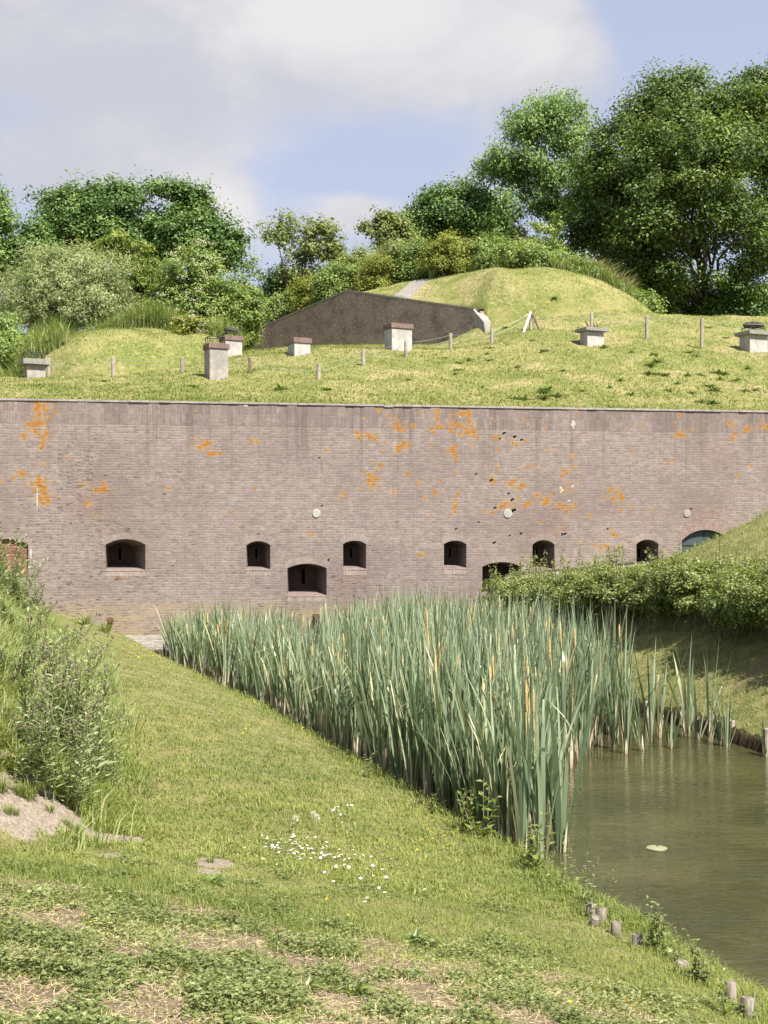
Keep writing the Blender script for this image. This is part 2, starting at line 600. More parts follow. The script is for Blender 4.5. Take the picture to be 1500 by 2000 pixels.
        er = nt.math('ADD', li, nt.math('MULTIPLY', nt.math('SUBTRACT', nt.math('ADD', nt.math('MULTIPLY', ln, .6), nt.math('MULTIPLY', ln2, .4)), .5), 2.3))
        lm = nt.math('MULTIPLY', nt.rng(er, .24, .60), nt.rng(li, .01, .12))
        lm = nt.math('MULTIPLY', lm, nt.rng(n1, .25, .5, .6, 1.0))
        halo = nt.math('MULTIPLY', nt.rng(lh, .05, .9, 0, .42), nt.rng(ln, .42, .62))
        col = nt.mix(halo, col, (.40, .26, .12, 1))
        lcol = nt.mix(nt.rng(nt.math('ADD', li, nt.math('MULTIPLY', ln2, .5)), .55, 1.15), (.36, .215, .055, 1), (.31, .128, .018, 1))
        col = nt.mix(nt.math('MULTIPLY', lm, .88), col, lcol)
        wt = nt.attr('wt')
        wl = nt.rng(nt.math('ADD', nt.math('MULTIPLY', wt, .8), nt.math('MULTIPLY', ln, .6)), .62, .86)
        wl = nt.math('MULTIPLY', wl, nt.rng(wt, .03, .3))
        col = nt.mix(nt.math('MULTIPLY', wl, .8), col, (.50, .485, .47, 1))
    if kind == 'wall':
        finish(nt, col, .92, .2, height, .75, .012)
    else:
        finish(nt, col, .92, .2, height, .6, .010)
    return m


BR1, BR2, MOR = (.312, .244, .216), (.215, .165, .147), (.385, .348, .315)
M['brick'] = make_brick('worn_brickwork', BR1, BR2, MOR)
M['brick_arch'] = make_brick('arch_bricks', (.34, .27, .238), (.265, .208, .184), (.42, .38, .34), 'uv')
M['brick_arch_red'] = make_brick('red_arch_bricks', (.31, .20, .175), (.24, .155, .14), (.38, .33, .30), 'uv')
M['brick_sill'] = simple_mat('sill_bricks', (.21, .165, .14), (.34, .28, .24), 9, .92, .5)
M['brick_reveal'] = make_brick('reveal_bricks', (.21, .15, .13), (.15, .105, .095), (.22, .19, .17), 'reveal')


def plain_brick(name, c1, c2, mortar, bw=.21, rh=.066, white=False):
    m, nt = new_mat(name)
    co = nt.n('ShaderNodeTexCoord').outputs['Object']
    x, y, z = nt.sep(co)
    b = brick_nodes(nt, nt.comb(x, z, 0.0), c1, c2, mortar, bw, rh, .008)
    n1 = nt.noise(co, 30, 3, .7)
    n2 = nt.noise(co, 1.1, 5, .65)
    col = nt.mix(nt.rng(n1, .35, .7, 0, .4), b.outputs[0], tuple(.55 * c for c in c2))
    if white:
        damp = nt.rng(n2, .45, .65, 0, .55)
        col = nt.mix(damp, col, (.105, .095, .078, 1))
        vo = nt.n('ShaderNodeTexVoronoi')
        nt.put(vo.inputs['Vector'], co)
        vo.inputs['Scale'].default_value = 7.5
        spot = nt.math('MULTIPLY', nt.rng(vo.outputs['Distance'], .27, .17), nt.rng(nt.noise(co, 2.2, 3), .44, .58))
        spot = nt.math('MULTIPLY', spot, nt.rng(nt.math('ADD', x, nt.math('MULTIPLY', z, 1.2)), -1.5, 2.5))
        col = nt.mix(nt.math('MULTIPLY', spot, .85), col, (.62, .61, .56, 1))
    finish(nt, col, .93, .15, nt.math('ADD', nt.math('MULTIPLY', b.outputs[1], -1.0), nt.math('MULTIPLY', n1, .5)), .6, .012)
    return m


M['brick_red'] = plain_brick('new_red_bricks', (.34, .16, .115), (.23, .10, .075), (.12, .09, .075), .20, .066)
M['brick_dark'] = plain_brick('headwall_bricks', (.45, .315, .262), (.31, .22, .185), (.45, .39, .34), .22, .075, True)  # brown headwall brick with random darker blotches and white flecks
M['brick_cap'] = plain_brick('chimney_cap_bricks', (.22, .145, .12), (.15, .095, .08), (.26, .22, .19), .075, .4)


def door_material():
    m, nt = new_mat('slate_blue_door_paint')
    co = nt.n('ShaderNodeTexCoord').outputs['Object']
    x, y, z = nt.sep(co)
    pl = nt.math('LESS_THAN', nt.math('FRACT', nt.math('MULTIPLY', x, 7.5)), .06)
    n1 = nt.noise(nt.mapping(co, (6, 6, .8)), 4, 4, .6)
    col = nt.mix(nt.rng(n1, .35, .7), (.040, .053, .062, 1), (.066, .082, .092, 1))
    finish(nt, nt.mix(nt.math('MULTIPLY', pl, .6), col, (.02, .026, .03, 1)), .55, .4, pl, -.4, .01)
    return m


M['door'] = door_material()

# ---------------------------------------------------------------- the fort wall
wall_root_loc, wall_rz = (0, D0, 0), TH


class Opening:
    def __init__(self, u0, u1, vs, vc, vb, kind):
        self.x0, _ = wall_s(u0)
        self.x1, _ = wall_s(u1)
        um = (u0 + u1) / 2
        self.zs = wall_s(um, vs)[1]
        self.zc = wall_s(um, vc)[1]
        self.zb = wall_s(um, vb)[1]
        self.kind = kind
        self.w = self.x1 - self.x0
        self.xc = (self.x0 + self.x1) / 2
        self.rise = max(self.zc - self.zs, 1e-4)
        self.r = (self.w ** 2 / 4 + self.rise ** 2) / (2 * self.rise)

    def top(self, x):
        if self.kind == 'hole':
            return np.full(np.shape(x), self.zc)
        q = np.clip(self.r ** 2 - (np.asarray(x) - self.xc) ** 2, 0, None)
        return self.zc - self.r + np.sqrt(q)


OPEN = {
    'wide_left': Opening(206, 284, 1064, 1053, 1113, 'embrasure'),
    'small1': Opening(481, 528, 1065, 1057, 1112, 'embrasure'),
    'big': Opening(561, 638, 1110, 1101, 1163, 'embrasure'),
    'small2': Opening(670, 715, 1063, 1056, 1111, 'embrasure'),
    'small3': Opening(867, 911, 1063, 1056, 1109, 'embrasure'),
    'small4': Opening(1040, 1083, 1064, 1055, 1112, 'embrasure'),
    'hedge': Opening(942, 1018, 1107, 1098, 1163, 'embrasure'),
    'small5': Opening(1243, 1286, 1063, 1054, 1112, 'embrasure'),
    'blind': Opening(-24, 55, 1064, 1053, 1124, 'blind'),
    'door': Opening(1332, 1424, 1056, 1035, 1175, 'door'),
}
HOLES = [(985, 846, 9, 6), (1006, 853, 10, 6), (1019, 859, 8, 5), (977, 857, 7, 4), (960, 938, 10, 6), (1001, 976, 9, 7),
         (1004, 997, 12, 9), (994, 964, 7, 5), (967, 992, 8, 5), (966, 1060, 9, 6), (930, 926, 7, 4), (1018, 1042, 8, 5),
         (1104, 1043, 9, 5), (1098, 1044, 5, 7), (996, 1046, 6, 4), (624, 894, 5, 4), (583, 1095, 4, 5), (1187, 1033, 6, 4),
         (642, 1094, 5, 7), (505, 1043, 9, 3), (891, 1033, 8, 4), (935, 1020, 7, 4), (629, 988, 6, 4), (1350, 994, 6, 5)]
holes = []
for u, v, a, b in HOLES:
    holes.append(Opening(u - a * .40, u - a * .02, v - b * .30, v - b * .30, v + b * .42, 'hole'))
    holes.append(Opening(u - a * .02, u + a * .34, v - b * .45, v - b * .45, v + b * .12, 'hole'))

LICHEN = [(85, 800, 20, 20), (72, 832, 26, 18), (52, 852, 12, 8), (85, 860, 10, 14), (398, 868, 18, 12), (414, 884, 12, 9), (40, 925, 18, 10),
          (80, 940, 22, 12), (85, 968, 20, 16), (196, 955, 20, 12), (165, 945, 10, 7), (178, 986, 12, 9), (184, 1008, 8, 6),
          (2, 940, 12, 9), (84, 905, 8, 8), (740, 800, 6, 8), (775, 800, 5, 5), (722, 850, 20, 10), (780, 836, 18, 13), (782, 870, 22, 11),
          (824, 806, 6, 8), (855, 815, 8, 18), (905, 806, 20, 10), (890, 832, 18, 12), (915, 842, 22, 20), (885, 880, 10, 15), (850, 838, 14, 8),
          (966, 850, 9, 9), (1005, 866, 8, 10), (725, 935, 18, 14), (728, 955, 10, 9), (740, 915, 8, 6), (670, 962, 7, 13), (603, 945, 5, 6),
          (1038, 908, 6, 6), (1055, 910, 6, 10), (1120, 890, 7, 8), (1122, 910, 8, 9), (970, 912, 6, 9), (962, 935, 7, 12), (1000, 945, 12, 10),
          (1015, 950, 10, 12), (990, 986, 20, 9), (1025, 985, 14, 8), (1068, 982, 18, 9), (1055, 965, 6, 6), (1112, 945, 8, 9), (1118, 958, 7, 6),
          (1100, 988, 16, 9), (1120, 990, 9, 9), (1112, 1002, 9, 5), (1200, 958, 14, 10), (1206, 970, 16, 12), (1178, 970, 6, 10), (1212, 997, 8, 7),
          (1236, 990, 9, 5), (1330, 848, 15, 11), (1430, 830, 10, 8), (1460, 838, 16, 8), (1488, 832, 12, 8), (1445, 850, 12, 5), (600, 1042, 14, 5), (825, 1083, 9, 6),
          (968, 1059, 5, 5), (1178, 1068, 20, 6), (688, 1118, 7, 8), (690, 1108, 14, 4), (505, 1116, 20, 4), (885, 1112, 18, 4), (888, 920, 4, 4), (770, 960, 10, 6),
          (820, 945, 10, 5), (858, 960, 12, 5), (885, 1002, 8, 8), (890, 990, 8, 12), (960, 1000, 6, 5), (1148, 1004, 6, 5), (1205, 1046, 10, 5),
          (245, 1122, 22, 4), (330, 955, 8, 4), (500, 860, 14, 5), (640, 880, 5, 4), (450, 1000, 5, 8), (618, 1010, 6, 5), (1440, 930, 4, 4)]
_r2 = np.random.default_rng(21)
for _ in range(70):
    LICHEN.append((_r2.normal(1010, 150), _r2.normal(930, 75), _r2.uniform(2, 5), _r2.uniform(2, 5)))
for _ in range(45):
    LICHEN.append((_r2.uniform(0, 1500), _r2.uniform(800, 1050), _r2.uniform(2, 4), _r2.uniform(2, 5)))
WHITE = [(72, 975, 1.6, 26), (1120, 824, 3, 4), (1117, 829, 3, 3), (1123, 828, 2.5, 3), (1120, 833, 2, 4), (1095, 953, 3, 3), (1099, 957, 3, 3), (1096, 960, 2, 3), (1118, 950, 3, 3), (1112, 978, 5, 2),
         (60, 1080, 2.5, 14),  (480, 792, 4, 3), (898, 815, 2, 2)]


def to_sz(lst):
    out = []
    for u, v, a, b in lst:
        s, z = wall_s(u, v)
        out.append((s, z, a / WSC * .9, b / WSC * .9))
    return out


LIs, WHs = to_sz(LICHEN), to_sz(WHITE)


_r3 = np.random.default_rng(8)
ROSE = []
for u_, v_, a_, b_ in LICHEN:
    if a_ * b_ > 110:
        for _ in range(2):
            ROSE.append((u_ + _r3.normal(0, .3) * a_, v_ + _r3.normal(0, .3) * b_, .55 * a_ * _r3.uniform(.6, 1), .55 * b_ * _r3.uniform(.6, 1)))
    for _ in range(max(1, int(a_ * b_ / 13))):
        ROSE.append((u_ + _r3.normal(0, .55) * a_, v_ + _r3.normal(0, .55) * b_, *(np.array([1, 1]) * min(7.0, max(1.6, _r3.gamma(3.2, 1.0))))))
ROs = to_sz(ROSE)


def discs_at(x, z, lst):
    a = np.zeros_like(x)
    od = np.argsort(x, kind='stable')
    xs_ = x[od]
    for s, zz, ra, rb in lst:
        i0, i1 = np.searchsorted(xs_, [s - ra * 1.3, s + ra * 1.3])
        k = od[i0:i1]
        q = np.hypot((x[k] - s) / ra, (z[k] - zz) / rb)
        a[k] = np.maximum(a[k], np.clip(1.25 - q, 0, 1))
    return a


def blobs_at(x, z, lst):
    a = np.zeros_like(x)
    for s, zz, ra, rb in lst:
        m = (np.abs(x - s) < 3 * ra) & (np.abs(z - zz) < 3 * rb)
        if m.any():
            a[m] = np.maximum(a[m], np.exp(-((x[m] - s) / ra) ** 2 * .7 - ((z[m] - zz) / rb) ** 2 * .7))
    return a


def build_wall():
    X0, X1, ZB = -17.0, 18.0, -4.0
    ops = list(OPEN.values()) + holes
    cuts = sorted(set([X0, X1] + [o.x0 for o in ops] + [o.x1 for o in ops]))
    mb = MB()
    step = .032
    for a, b in zip(cuts[:-1], cuts[1:]):
        if b - a < 1e-5:
            continue
        mid = (a + b) / 2
        act = sorted([o for o in ops if o.x0 < mid < o.x1], key=lambda o: o.zb)
        nx = max(1, int(math.ceil((b - a) / step)))
        xs = np.linspace(a, b, nx + 1)
        lows, highs = [np.full(nx + 1, ZB)], []
        for o in act:
            highs.append(np.full(nx + 1, o.zb))
            lows.append(o.top(xs))
        highs.append(np.full(nx + 1, WTOP))
        for lo, hi in zip(lows, highs):
            hmax = float(np.max(hi - lo))
            if hmax <= 1e-4:
                continue
            nz = max(1, int(math.ceil(hmax / step)))
            t = np.linspace(0, 1, nz + 1)[:, None]
            Z = lo[None] * (1 - t) + hi[None] * t
            G = np.stack([np.broadcast_to(xs, Z.shape), np.zeros_like(Z), Z], -1)
            mb.grid(G)
    # back, ends and top of the masonry
    mb.add([(X0, .0, ZB), (X0, 1.6, ZB), (X0, 1.6, WTOP), (X0, 0, WTOP)], [(0, 3, 2, 1)])
    mb.add([(X1, .0, ZB), (X1, 1.6, ZB), (X1, 1.6, WTOP), (X1, 0, WTOP)], [(0, 1, 2, 3)])
    mb.add([(X0, 1.6, ZB), (X1, 1.6, ZB), (X1, 1.6, WTOP - .12), (X0, 1.6, WTOP - .12)], [(0, 1, 2, 3)])
    o = mb.build('fort_wall', M['brick'])
    n = len(o.data.vertices)
    co = np.empty(n * 3, np.float32)
    o.data.vertices.foreach_get('co', co)
    co = co.reshape(-1, 3)
    for nm, lst, fn in (('li', ROs, discs_at), ('lh', LIs, blobs_at), ('wt', WHs, blobs_at)):
        at = o.data.attributes.new(nm, 'FLOAT', 'POINT')
        at.data.foreach_set('value', fn(co[:, 0].astype(float), co[:, 2].astype(float), lst).astype(np.float32))
    o.location = wall_root_loc
    o.rotation_euler = (0, 0, wall_rz)
    tag(o, 'long weathered grey-brown brick fort wall with orange lichen and arched openings', 'wall')
    return o


wall = build_wall()

# brick-sized pockets where bricks are missing
mb = MB()
for h in holes:
    d = .11
    x0, x1, z0, z1 = h.x0, h.x1, h.zb, h.zc
    c = [(x0, 0, z0), (x1, 0, z0), (x1, 0, z1), (x0, 0, z1)]
    k = [(x0 + .01, d, z0 + .005), (x1 - .01, d, z0 + .005), (x1 - .01, d, z1 - .005), (x0 + .01, d, z1 - .005)]
    mb.add(c + k, [(4, 5, 6, 7)] + [(i, (i + 1) % 4, 4 + (i + 1) % 4, 4 + i) for i in range(4)])
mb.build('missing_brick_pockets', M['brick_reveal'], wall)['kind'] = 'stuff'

# coping: a thin pale lip in three lengths
mb = MB()
xs = np.linspace(-17, 18, 141)
for i in range(140):
    a, b = xs[i], xs[i + 1] - .006
    jit = rng.normal(0, .0015)
    if -1.2 < a < 4 and rng.random() < .25:
        jit -= .02
    mb.box(((a + b) / 2, .255 + rng.normal(0, .006), WTOP + .03 + jit), (b - a, .56, .05))
mb.build('coping', M['concrete'], wall)


def contour(o, n=14, inset=0.0, dz=0.0, sx=1.0, sz=1.0, dx=0.0):
    """opening outline as x, z: bottom-left, bottom-right, then along the arch to the left"""
    xs = np.linspace(o.x1, o.x0, n)
    zt = o.top(xs)
    P = [(o.x0, o.zb), (o.x1, o.zb)] + list(zip(xs, zt))
    P = np.array(P)
    c = np.array([o.xc, (o.zb + o.zs) / 2])
    return c + (P - c) * np.array([sx, sz]) + np.array([dx, dz])


def arch_ring(o, th, name, mat, parent, ext=.03):
    a1 = math.asin(min(.999, o.w / 2 / o.r))
    a1e = a1 + ext / o.r
    n = 24
    an = np.linspace(-a1e, a1e, n)
    zc0 = o.zc - o.r
    r0, r1 = o.r + .002, o.r + th
    V, uv = [], []
    for r in (r0, r1):
        for yy in (-.012, .02):
            for t in an:
                V.append((o.xc + r * math.sin(t), yy if yy > 0 else -.0025, zc0 + r * math.cos(t)))
                uv.append((t * o.r + 10, (r - r0)))
    V = np.array(V)
    I = lambda k, i: k * n + i       # k: 0 inner front, 1 inner back, 2 outer front, 3 outer back
    Fc = []
    for i in range(n - 1):
        Fc.append((I(0, i), I(0, i + 1), I(2, i + 1), I(2, i)))
        Fc.append((I(2, i), I(2, i + 1), I(3, i + 1), I(3, i)))
        Fc.append((I(0, i + 1), I(0, i), I(1, i), I(1, i + 1)))
    Fc.append((I(0, 0), I(2, 0), I(3, 0), I(1, 0)))
    Fc.append((I(2, n - 1), I(0, n - 1), I(1, n - 1), I(3, n - 1)))
    m_ = MB()
    m_.add(V, Fc)
    ob = m_.build(name, mat, parent)
    ul = ob.data.uv_layers.new(name='uv')
    for lp in ob.data.loops:
        ul.data[lp.index].uv = uv[lp.vertex_index]
    return ob


def embrasure(o, depth, sx, sz, dz, dx=0.0, slot=(.0, .35, .055), sill=True, label=None):
    C0 = contour(o)
    C1 = contour(o, sx=sx, sz=sz, dz=dz, dx=dx)
    n = len(C0)
    m_ = MB()
    V = [(x, .0, z) for x, z in C0] + [(x, depth, z) for x, z in C1]
    m_.add(V, [(i, i + n, (i + 1) % n + n, (i + 1) % n) for i in range(n)])
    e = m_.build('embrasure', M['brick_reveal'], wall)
    if label:
        e['label'] = label
    # back plate with a real slot
    xa, xb = C1[:, 0].min(), C1[:, 0].max()
    za, zb = C1[:, 1].min(), C1[:, 1].max()
    sc = (xa + xb) / 2 + slot[0]
    zc = za + (zb - za) * .52
    hh, hw_ = slot[1] / 2, slot[2] / 2
    gx = [xa - .02, sc - hw_, sc + hw_, xb + .02]
    gz = [za - .02, zc - hh, zc + hh, zb + .02]
    m_ = MB()
    y = depth - .004
    for i in range(3):
        for j in range(3):
            if i == 1 and j == 1:
                continue
            m_.add([(gx[i], y, gz[j]), (gx[i + 1], y, gz[j]), (gx[i + 1], y, gz[j + 1]), (gx[i], y, gz[j + 1])], [(0, 1, 2, 3)])
    # raised frame round the slot
    for cx, cz, sxx, szz in ((sc - hw_ - .03, zc, .05, slot[1] + .14), (sc + hw_ + .03, zc, .05, slot[1] + .14),
                             (sc, zc + hh + .035, slot[2], .06), (sc, zc - hh - .035, slot[2], .06)):
        m_.box((cx, y - .012, cz), (sxx, .03, szz))
    m_.build('shutter_plate', M['plate'], e)
    m_ = MB()
    q = [(gx[1], gz[1]), (gx[2], gz[1]), (gx[2], gz[2]), (gx[1], gz[2])]
    m_.add([(x, y, z) for x, z in q] + [(x, y + .2, z) for x, z in q], [(4, 5, 6, 7)] + [(i, (i + 1) % 4, 4 + (i + 1) % 4, 4 + i) for i in range(4)])
    m_.build('slot', M['black'], e)
    arch_ring(o, .17, 'arch', M['brick_arch'], e)
    if sill:
        m_ = MB()
        nb = int(o.w / .07)
        for i in range(nb):
            xx = o.x0 + (i + .5) * o.w / nb
            m_.box((xx, .021 + rng.normal(0, .0015), o.zb - .085), (o.w / nb - .008, .05, .16 + rng.normal(0, .006)))
        # sloping top bed of the sill
        m_.add([(o.x0 - .02, -.012, o.zb - .012), (o.x1 + .02, -.012, o.zb - .012), (o.x1, .12, o.zb + .012), (o.x0, .12, o.zb + .012)], [(0, 1, 2, 3)])
        m_.add([(o.x0 - .02, -.012, o.zb - .03), (o.x1 + .02, -.012, o.zb - .03), (o.x1 + .02, -.012, o.zb - .012), (o.x0 - .02, -.012, o.zb - .012)], [(0, 1, 2, 3)])
        m_.build('sill', M['brick_sill'], e)
    return e


embrasure(OPEN['wide_left'], 1.0, .60, .70, .02, dx=-.16, slot=(-.03, .30, .07), label='wide embrasure with its slot set deep to the left')
for k in ('small1', 'small2', 'small3', 'small4', 'small5'):
    embrasure(OPEN[k], .62, .66, .80, .035, dx=-.02, slot=(0, .26, .055))
embrasure(OPEN['big'], .75, .72, .78, .06, dx=-.03, slot=(0, .38, .085), label='wide low embrasure with two shutter leaves and a tall slot')
embrasure(OPEN['hedge'], .75, .72, .78, .06, dx=-.03, slot=(0, .38, .085), label='wide low embrasure half hidden by the hedge')

o = OPEN['blind']
C0 = contour(o)
m_ = MB()
n = len(C0)
m_.add([(x, 0, z) for x, z in C0] + [(x, .07, z) for x, z in C0], [(i, i + n, (i + 1) % n + n, (i + 1) % n) for i in range(n)])
m_.add([(x, .07, z) for x, z in C0] + [(o.xc, .07, o.zs - .2)], [(i, (i + 1) % n, n) for i in range(n)])
bi = m_.build('bricked_up_opening', M['brick_red'], wall)
bi['label'] = 'arched opening bricked up with newer red bricks'
arch_ring(o, .17, 'arch', M['brick_arch'], bi)

o = OPEN['door']
C0 = contour(o)
n = len(C0)
m_ = MB()
m_.add([(x, 0, z) for x, z in C0] + [(x, .16, z) for x, z in C0], [(i, i + n, (i + 1) % n + n, (i + 1) % n) for i in range(n)])
m_.add([(x, .16, z) for x, z in C0] + [(o.xc, .16, o.zs - .2)], [(i, (i + 1) % n, n) for i in range(n)])
dr = m_.build('door', M['door'], wall)
dr['label'] = 'slate blue double door under a red brick arch'
arch_ring(o, .20, 'arch', M['brick_arch_red'], dr, ext=.03)
for a, b in ((o.x0 + .03, o.xc - .008), (o.xc + .008, o.x1 - .03)):
    xs = np.linspace(a, b, 10)
    zt = o.top(xs) - .03
    m_ = MB()
    for yy in (.115, .15):
        m_.add([(x, yy, o.zb) for x in xs] + [(x, yy, z) for x, z in zip(xs, zt)], [(i, i + 1, 11 + i, 10 + i) for i in range(9)])
    m_.add([(x, .115, z) for x, z in zip(xs, zt)] + [(x, .15, z) for x, z in zip(xs, zt)], [(i, i + 1, 11 + i, 10 + i) for i in range(9)])
    for xx in (a, b):
        zt2 = float(o.top(xx)) - .03
        m_.add([(xx, .115, o.zb), (xx, .15, o.zb), (xx, .15, zt2), (xx, .115, zt2)], [(0, 1, 2, 3)])
    lf = m_.build('door_leaf', M['door'], dr)
m_ = MB()
sz_ = wall_s(1345, 1063)
m_.box((o.x0 + .30, .102, sz_[1]), (.46, .02, .055))
m_.tube([(o.x0 + .5, .10, sz_[1]), (o.x0 + .5, .07, sz_[1])], .025, 8)
m_.build('hinge_strap', M['door'], dr)

for u, v, rr in ((618, 1003, 8.5), (992, 1003, 9), (1342, 1003, 8)):
    s, z = wall_s(u, v)
    r = rr / WSC
    an = np.arange(20) * 2 * math.pi / 20
    m_ = MB()
    V = [(s + r * math.cos(t), .0, z + r * math.sin(t)) for t in an] + [(s + r * .9 * math.cos(t), -.02, z + r * .9 * math.sin(t)) for t in an] + [(s, -.022, z)]
    m_.add(V, [(i, (i + 1) % 20, 20 + (i + 1) % 20, 20 + i) for i in range(20)])
    m_.add(V, [(20 + i, 20 + (i + 1) % 20, 40) for i in range(20)])
    ob = m_.build('stone_roundel', M['stone'] if u < 1300 else M['concrete'], wall)
for u, v in ((215, 1212), (617, 1204)):
    s, z = wall_s(u, v)
    m_ = MB()
    m_.box((s, -.08, z), (.09, .18, .09))
    m_.box((s + .05, -.13, z + .025), (.09, .05, .035))
    m_.box((s + .045, -.10, z - .025), (.08, .08, .03))
    m_.box((s, -.012, z), (.15, .03, .14))
    m_.build('iron_bracket', M['rust'], wall)
# low concrete plinth on the right ; the dark strip along its top stands in for a shadow gap
a_, za_ = wall_s(985, 1124)
b_, zb_ = wall_s(1334, 1091)
m_ = MB()
for (z0, z1, y0) in ((-1.6, -.035, -.10),):
    V = [(a_, y0, za_ + z0), (b_, y0, zb_ + z0), (b_, y0, zb_ + z1), (a_, y0, za_ + z1), (a_, .01, za_ + z0), (b_, .01, zb_ + z0), (b_, .01, zb_ + z1), (a_, .01, za_ + z1)]
    m_.add(V, [(0, 1, 2, 3), (3, 2, 6, 7), (1, 5, 6, 2), (4, 0, 3, 7)])
pl = m_.build('plinth', M['concrete_pale'], wall)
m_ = MB()
V = [(a_, -.085, za_ - .034), (b_, -.085, zb_ - .034), (b_, -.085, zb_ + .03), (a_, -.085, za_ + .03), (a_, .008, za_ - .034), (b_, .008, zb_ - .034), (b_, .008, zb_ + .03), (a_, .008, za_ + .03)]
m_.add(V, [(0, 1, 2, 3), (3, 2, 6, 7), (1, 5, 6, 2), (4, 0, 3, 7)])
m_.build('shadow_gap_strip', M['iron'], pl)

# ---------------------------------------------------------------- terrain: the lower banks and the moat
EY = [0, 2, 8.2, 10, 11.8, 14, 21.8, 29.5, 33, 40]
EX = [5.0, 4.35, 2.3, 1.72, 1.18, .5, -2.0, -4.95, -6.75, -9.4]
RY = [0, 8, 17.7, 19.5, 21.8, 27, 33, 40]
RX = [9.5, 7.6, 5.3, 4.9, 4.4, 3.0, 1.5, 0]
SFY = [2, 5, 7, 8.5, 9.4, 12.4, 20, 26, 31, 36]
SFX = [9, 8, 5.8, 4.5, 3.9, 3.35, 2.95, 3.2, 3.0, 3.0]
KY = [0, 2, 4.5, 7, 9.4, 14, 20, 26, 32, 36]
KV = [.33, .33, .33, .23, .18, .20, .33, .5, .8, .9]


def lz(x, y):
    x = np.asarray(x, float)
    y = np.asarray(y, float)
    s = np.interp(y, EY, EX) - x
    k = np.interp(y, KY, KV)
    cap = np.interp(y, [0, 6, 10, 20, 26, 32], [1.35, 1.35, 1.0, .98, 1.0, 1.12])
    rise = k * np.maximum(s, 0)
    rise = cap * (1 - np.exp(-(rise / cap) ** 1.6)) ** (1 / 1.6)
    sf = np.interp(y, SFY, SFX)
    m = np.maximum(s - sf, 0)
    m = .72 * (np.sqrt(m * m + .03) - .173)
    hm = np.interp(y, [2, 5, 7.5, 9.5, 30], [.2, .5, 1.6, 2.5, 2.6])
    m = hm * (1 - np.exp(-m / hm * 1.15))
    z = -2.82 + rise + m
    z = z + (fbm(x * 1.3, y * 1.3, 4, 3.1) - .5) * .10 * sst(0, .8, s) + (fbm(x * 6, y * 6, 3, 8.1) - .5) * .035
    # right bank
    r = x - np.interp(y, RY, RX)
    zr = -2.80 + .56 * np.clip(r, 0, 4.1) + .56 * np.clip(r - 4.1, 0, 3.2) + .1 * np.maximum(r - 7.3, 0)
    zr = zr + (fbm(x * 1.1, y * 1.1, 3, 5.7) - .5) * .18
    low = -.97 + .085 * (x - 3.4)
    f = sst(28.8, 31.6, y)
    zr = zr * (1 - f) + np.minimum(zr, low) * f
    bed = -3.55
    wl = sst(-.22, .0, s)
    wr = sst(-.16, .0, r)
    out = bed + (z - bed) * wl
    out = np.where(s > 0, z, out)
    out = np.where(r > -.2, bed + (zr - bed) * wr, out)
    return out


def wall_y(x):
    return D0 + np.asarray(x, float) * math.tan(TH)


def ground_material():
    m, nt = new_mat('bank_soil_and_turf')
    co = nt.n('ShaderNodeTexCoord').outputs['Object']
    n1 = nt.noise(co, 3.2, 6, .65)
    n2 = nt.noise(co, 26, 5, .7)
    n3 = nt.noise(co, 90, 3, .7)
    turf = nt.mix(nt.rng(n1, .38, .64), (.125, .148, .038, 1), (.245, .228, .085, 1))
    turf = nt.mix(nt.rng(n2, .42, .68, 0, .7), turf, (.29, .24, .135, 1))
    soil = nt.mix(nt.rng(n2, .35, .66), (.25, .20, .152, 1), (.41, .345, .27, 1))
    soil = nt.mix(nt.rng(n3, .52, .72, 0, .6), soil, (.13, .09, .06, 1))
    straw = nt.mix(nt.rng(n3, .40, .62), (.150, .106, .070, 1), (.33, .26, .165, 1))
    straw = nt.mix(nt.rng(n1, .45, .62, 0, .6), straw, (.22, .155, .112, 1))
    a = nt.n('ShaderNodeAttribute', attribute_name='soil').outputs['Fac']
    st = nt.n('ShaderNodeAttribute', attribute_name='straw').outputs['Fac']
    mu = nt.n('ShaderNodeAttribute', attribute_name='mud').outputs['Fac']
    edge = nt.math('MULTIPLY', nt.math('SUBTRACT', n2, .5), .5)
    col = nt.mix(nt.rng(nt.math('ADD', st, edge), .3, .6), turf, straw)
    col = nt.mix(nt.rng(nt.math('ADD', a, edge), .35, .55), col, soil)
    col = nt.mix(nt.rng(nt.math('ADD', mu, edge), .4, .6), col, (.06, .043, .024, 1))
    finish(nt, col, .95, .1, nt.math('ADD', nt.math('MULTIPLY', n2, .7), nt.math('MULTIPLY', n3, .3)), 1.0, .05)
    return m


M['ground'] = ground_material()


def bare_mask(x, y):
    """sandy bare ground: (u, v, d) patches turned into places on the ground"""
    a = np.zeros(np.shape(x))
    for px_, py_, rx_, ry_, rot in BARE:
        dx, dy = x - px_, y - py_
        c, s_ = math.cos(rot), math.sin(rot)
        q = ((dx * c + dy * s_) / rx_) ** 2 + ((-dx * s_ + dy * c) / ry_) ** 2
        a = np.maximum(a, np.exp(-q * 1.1))
    return a


def ground_hit(u, v, d0=3.2, d1=36):
    """where the sight line through a pixel meets the banks"""
    d = np.geomspace(d0, d1, 3000)
    x = (u - 750) / F * d
    zr = (HOR - v) / F * d
    g = lz(x, d)
    k = np.argmax(zr < g)
    if not (zr < g).any():
        k = len(d) - 1
    return x[k], d[k], g[k]


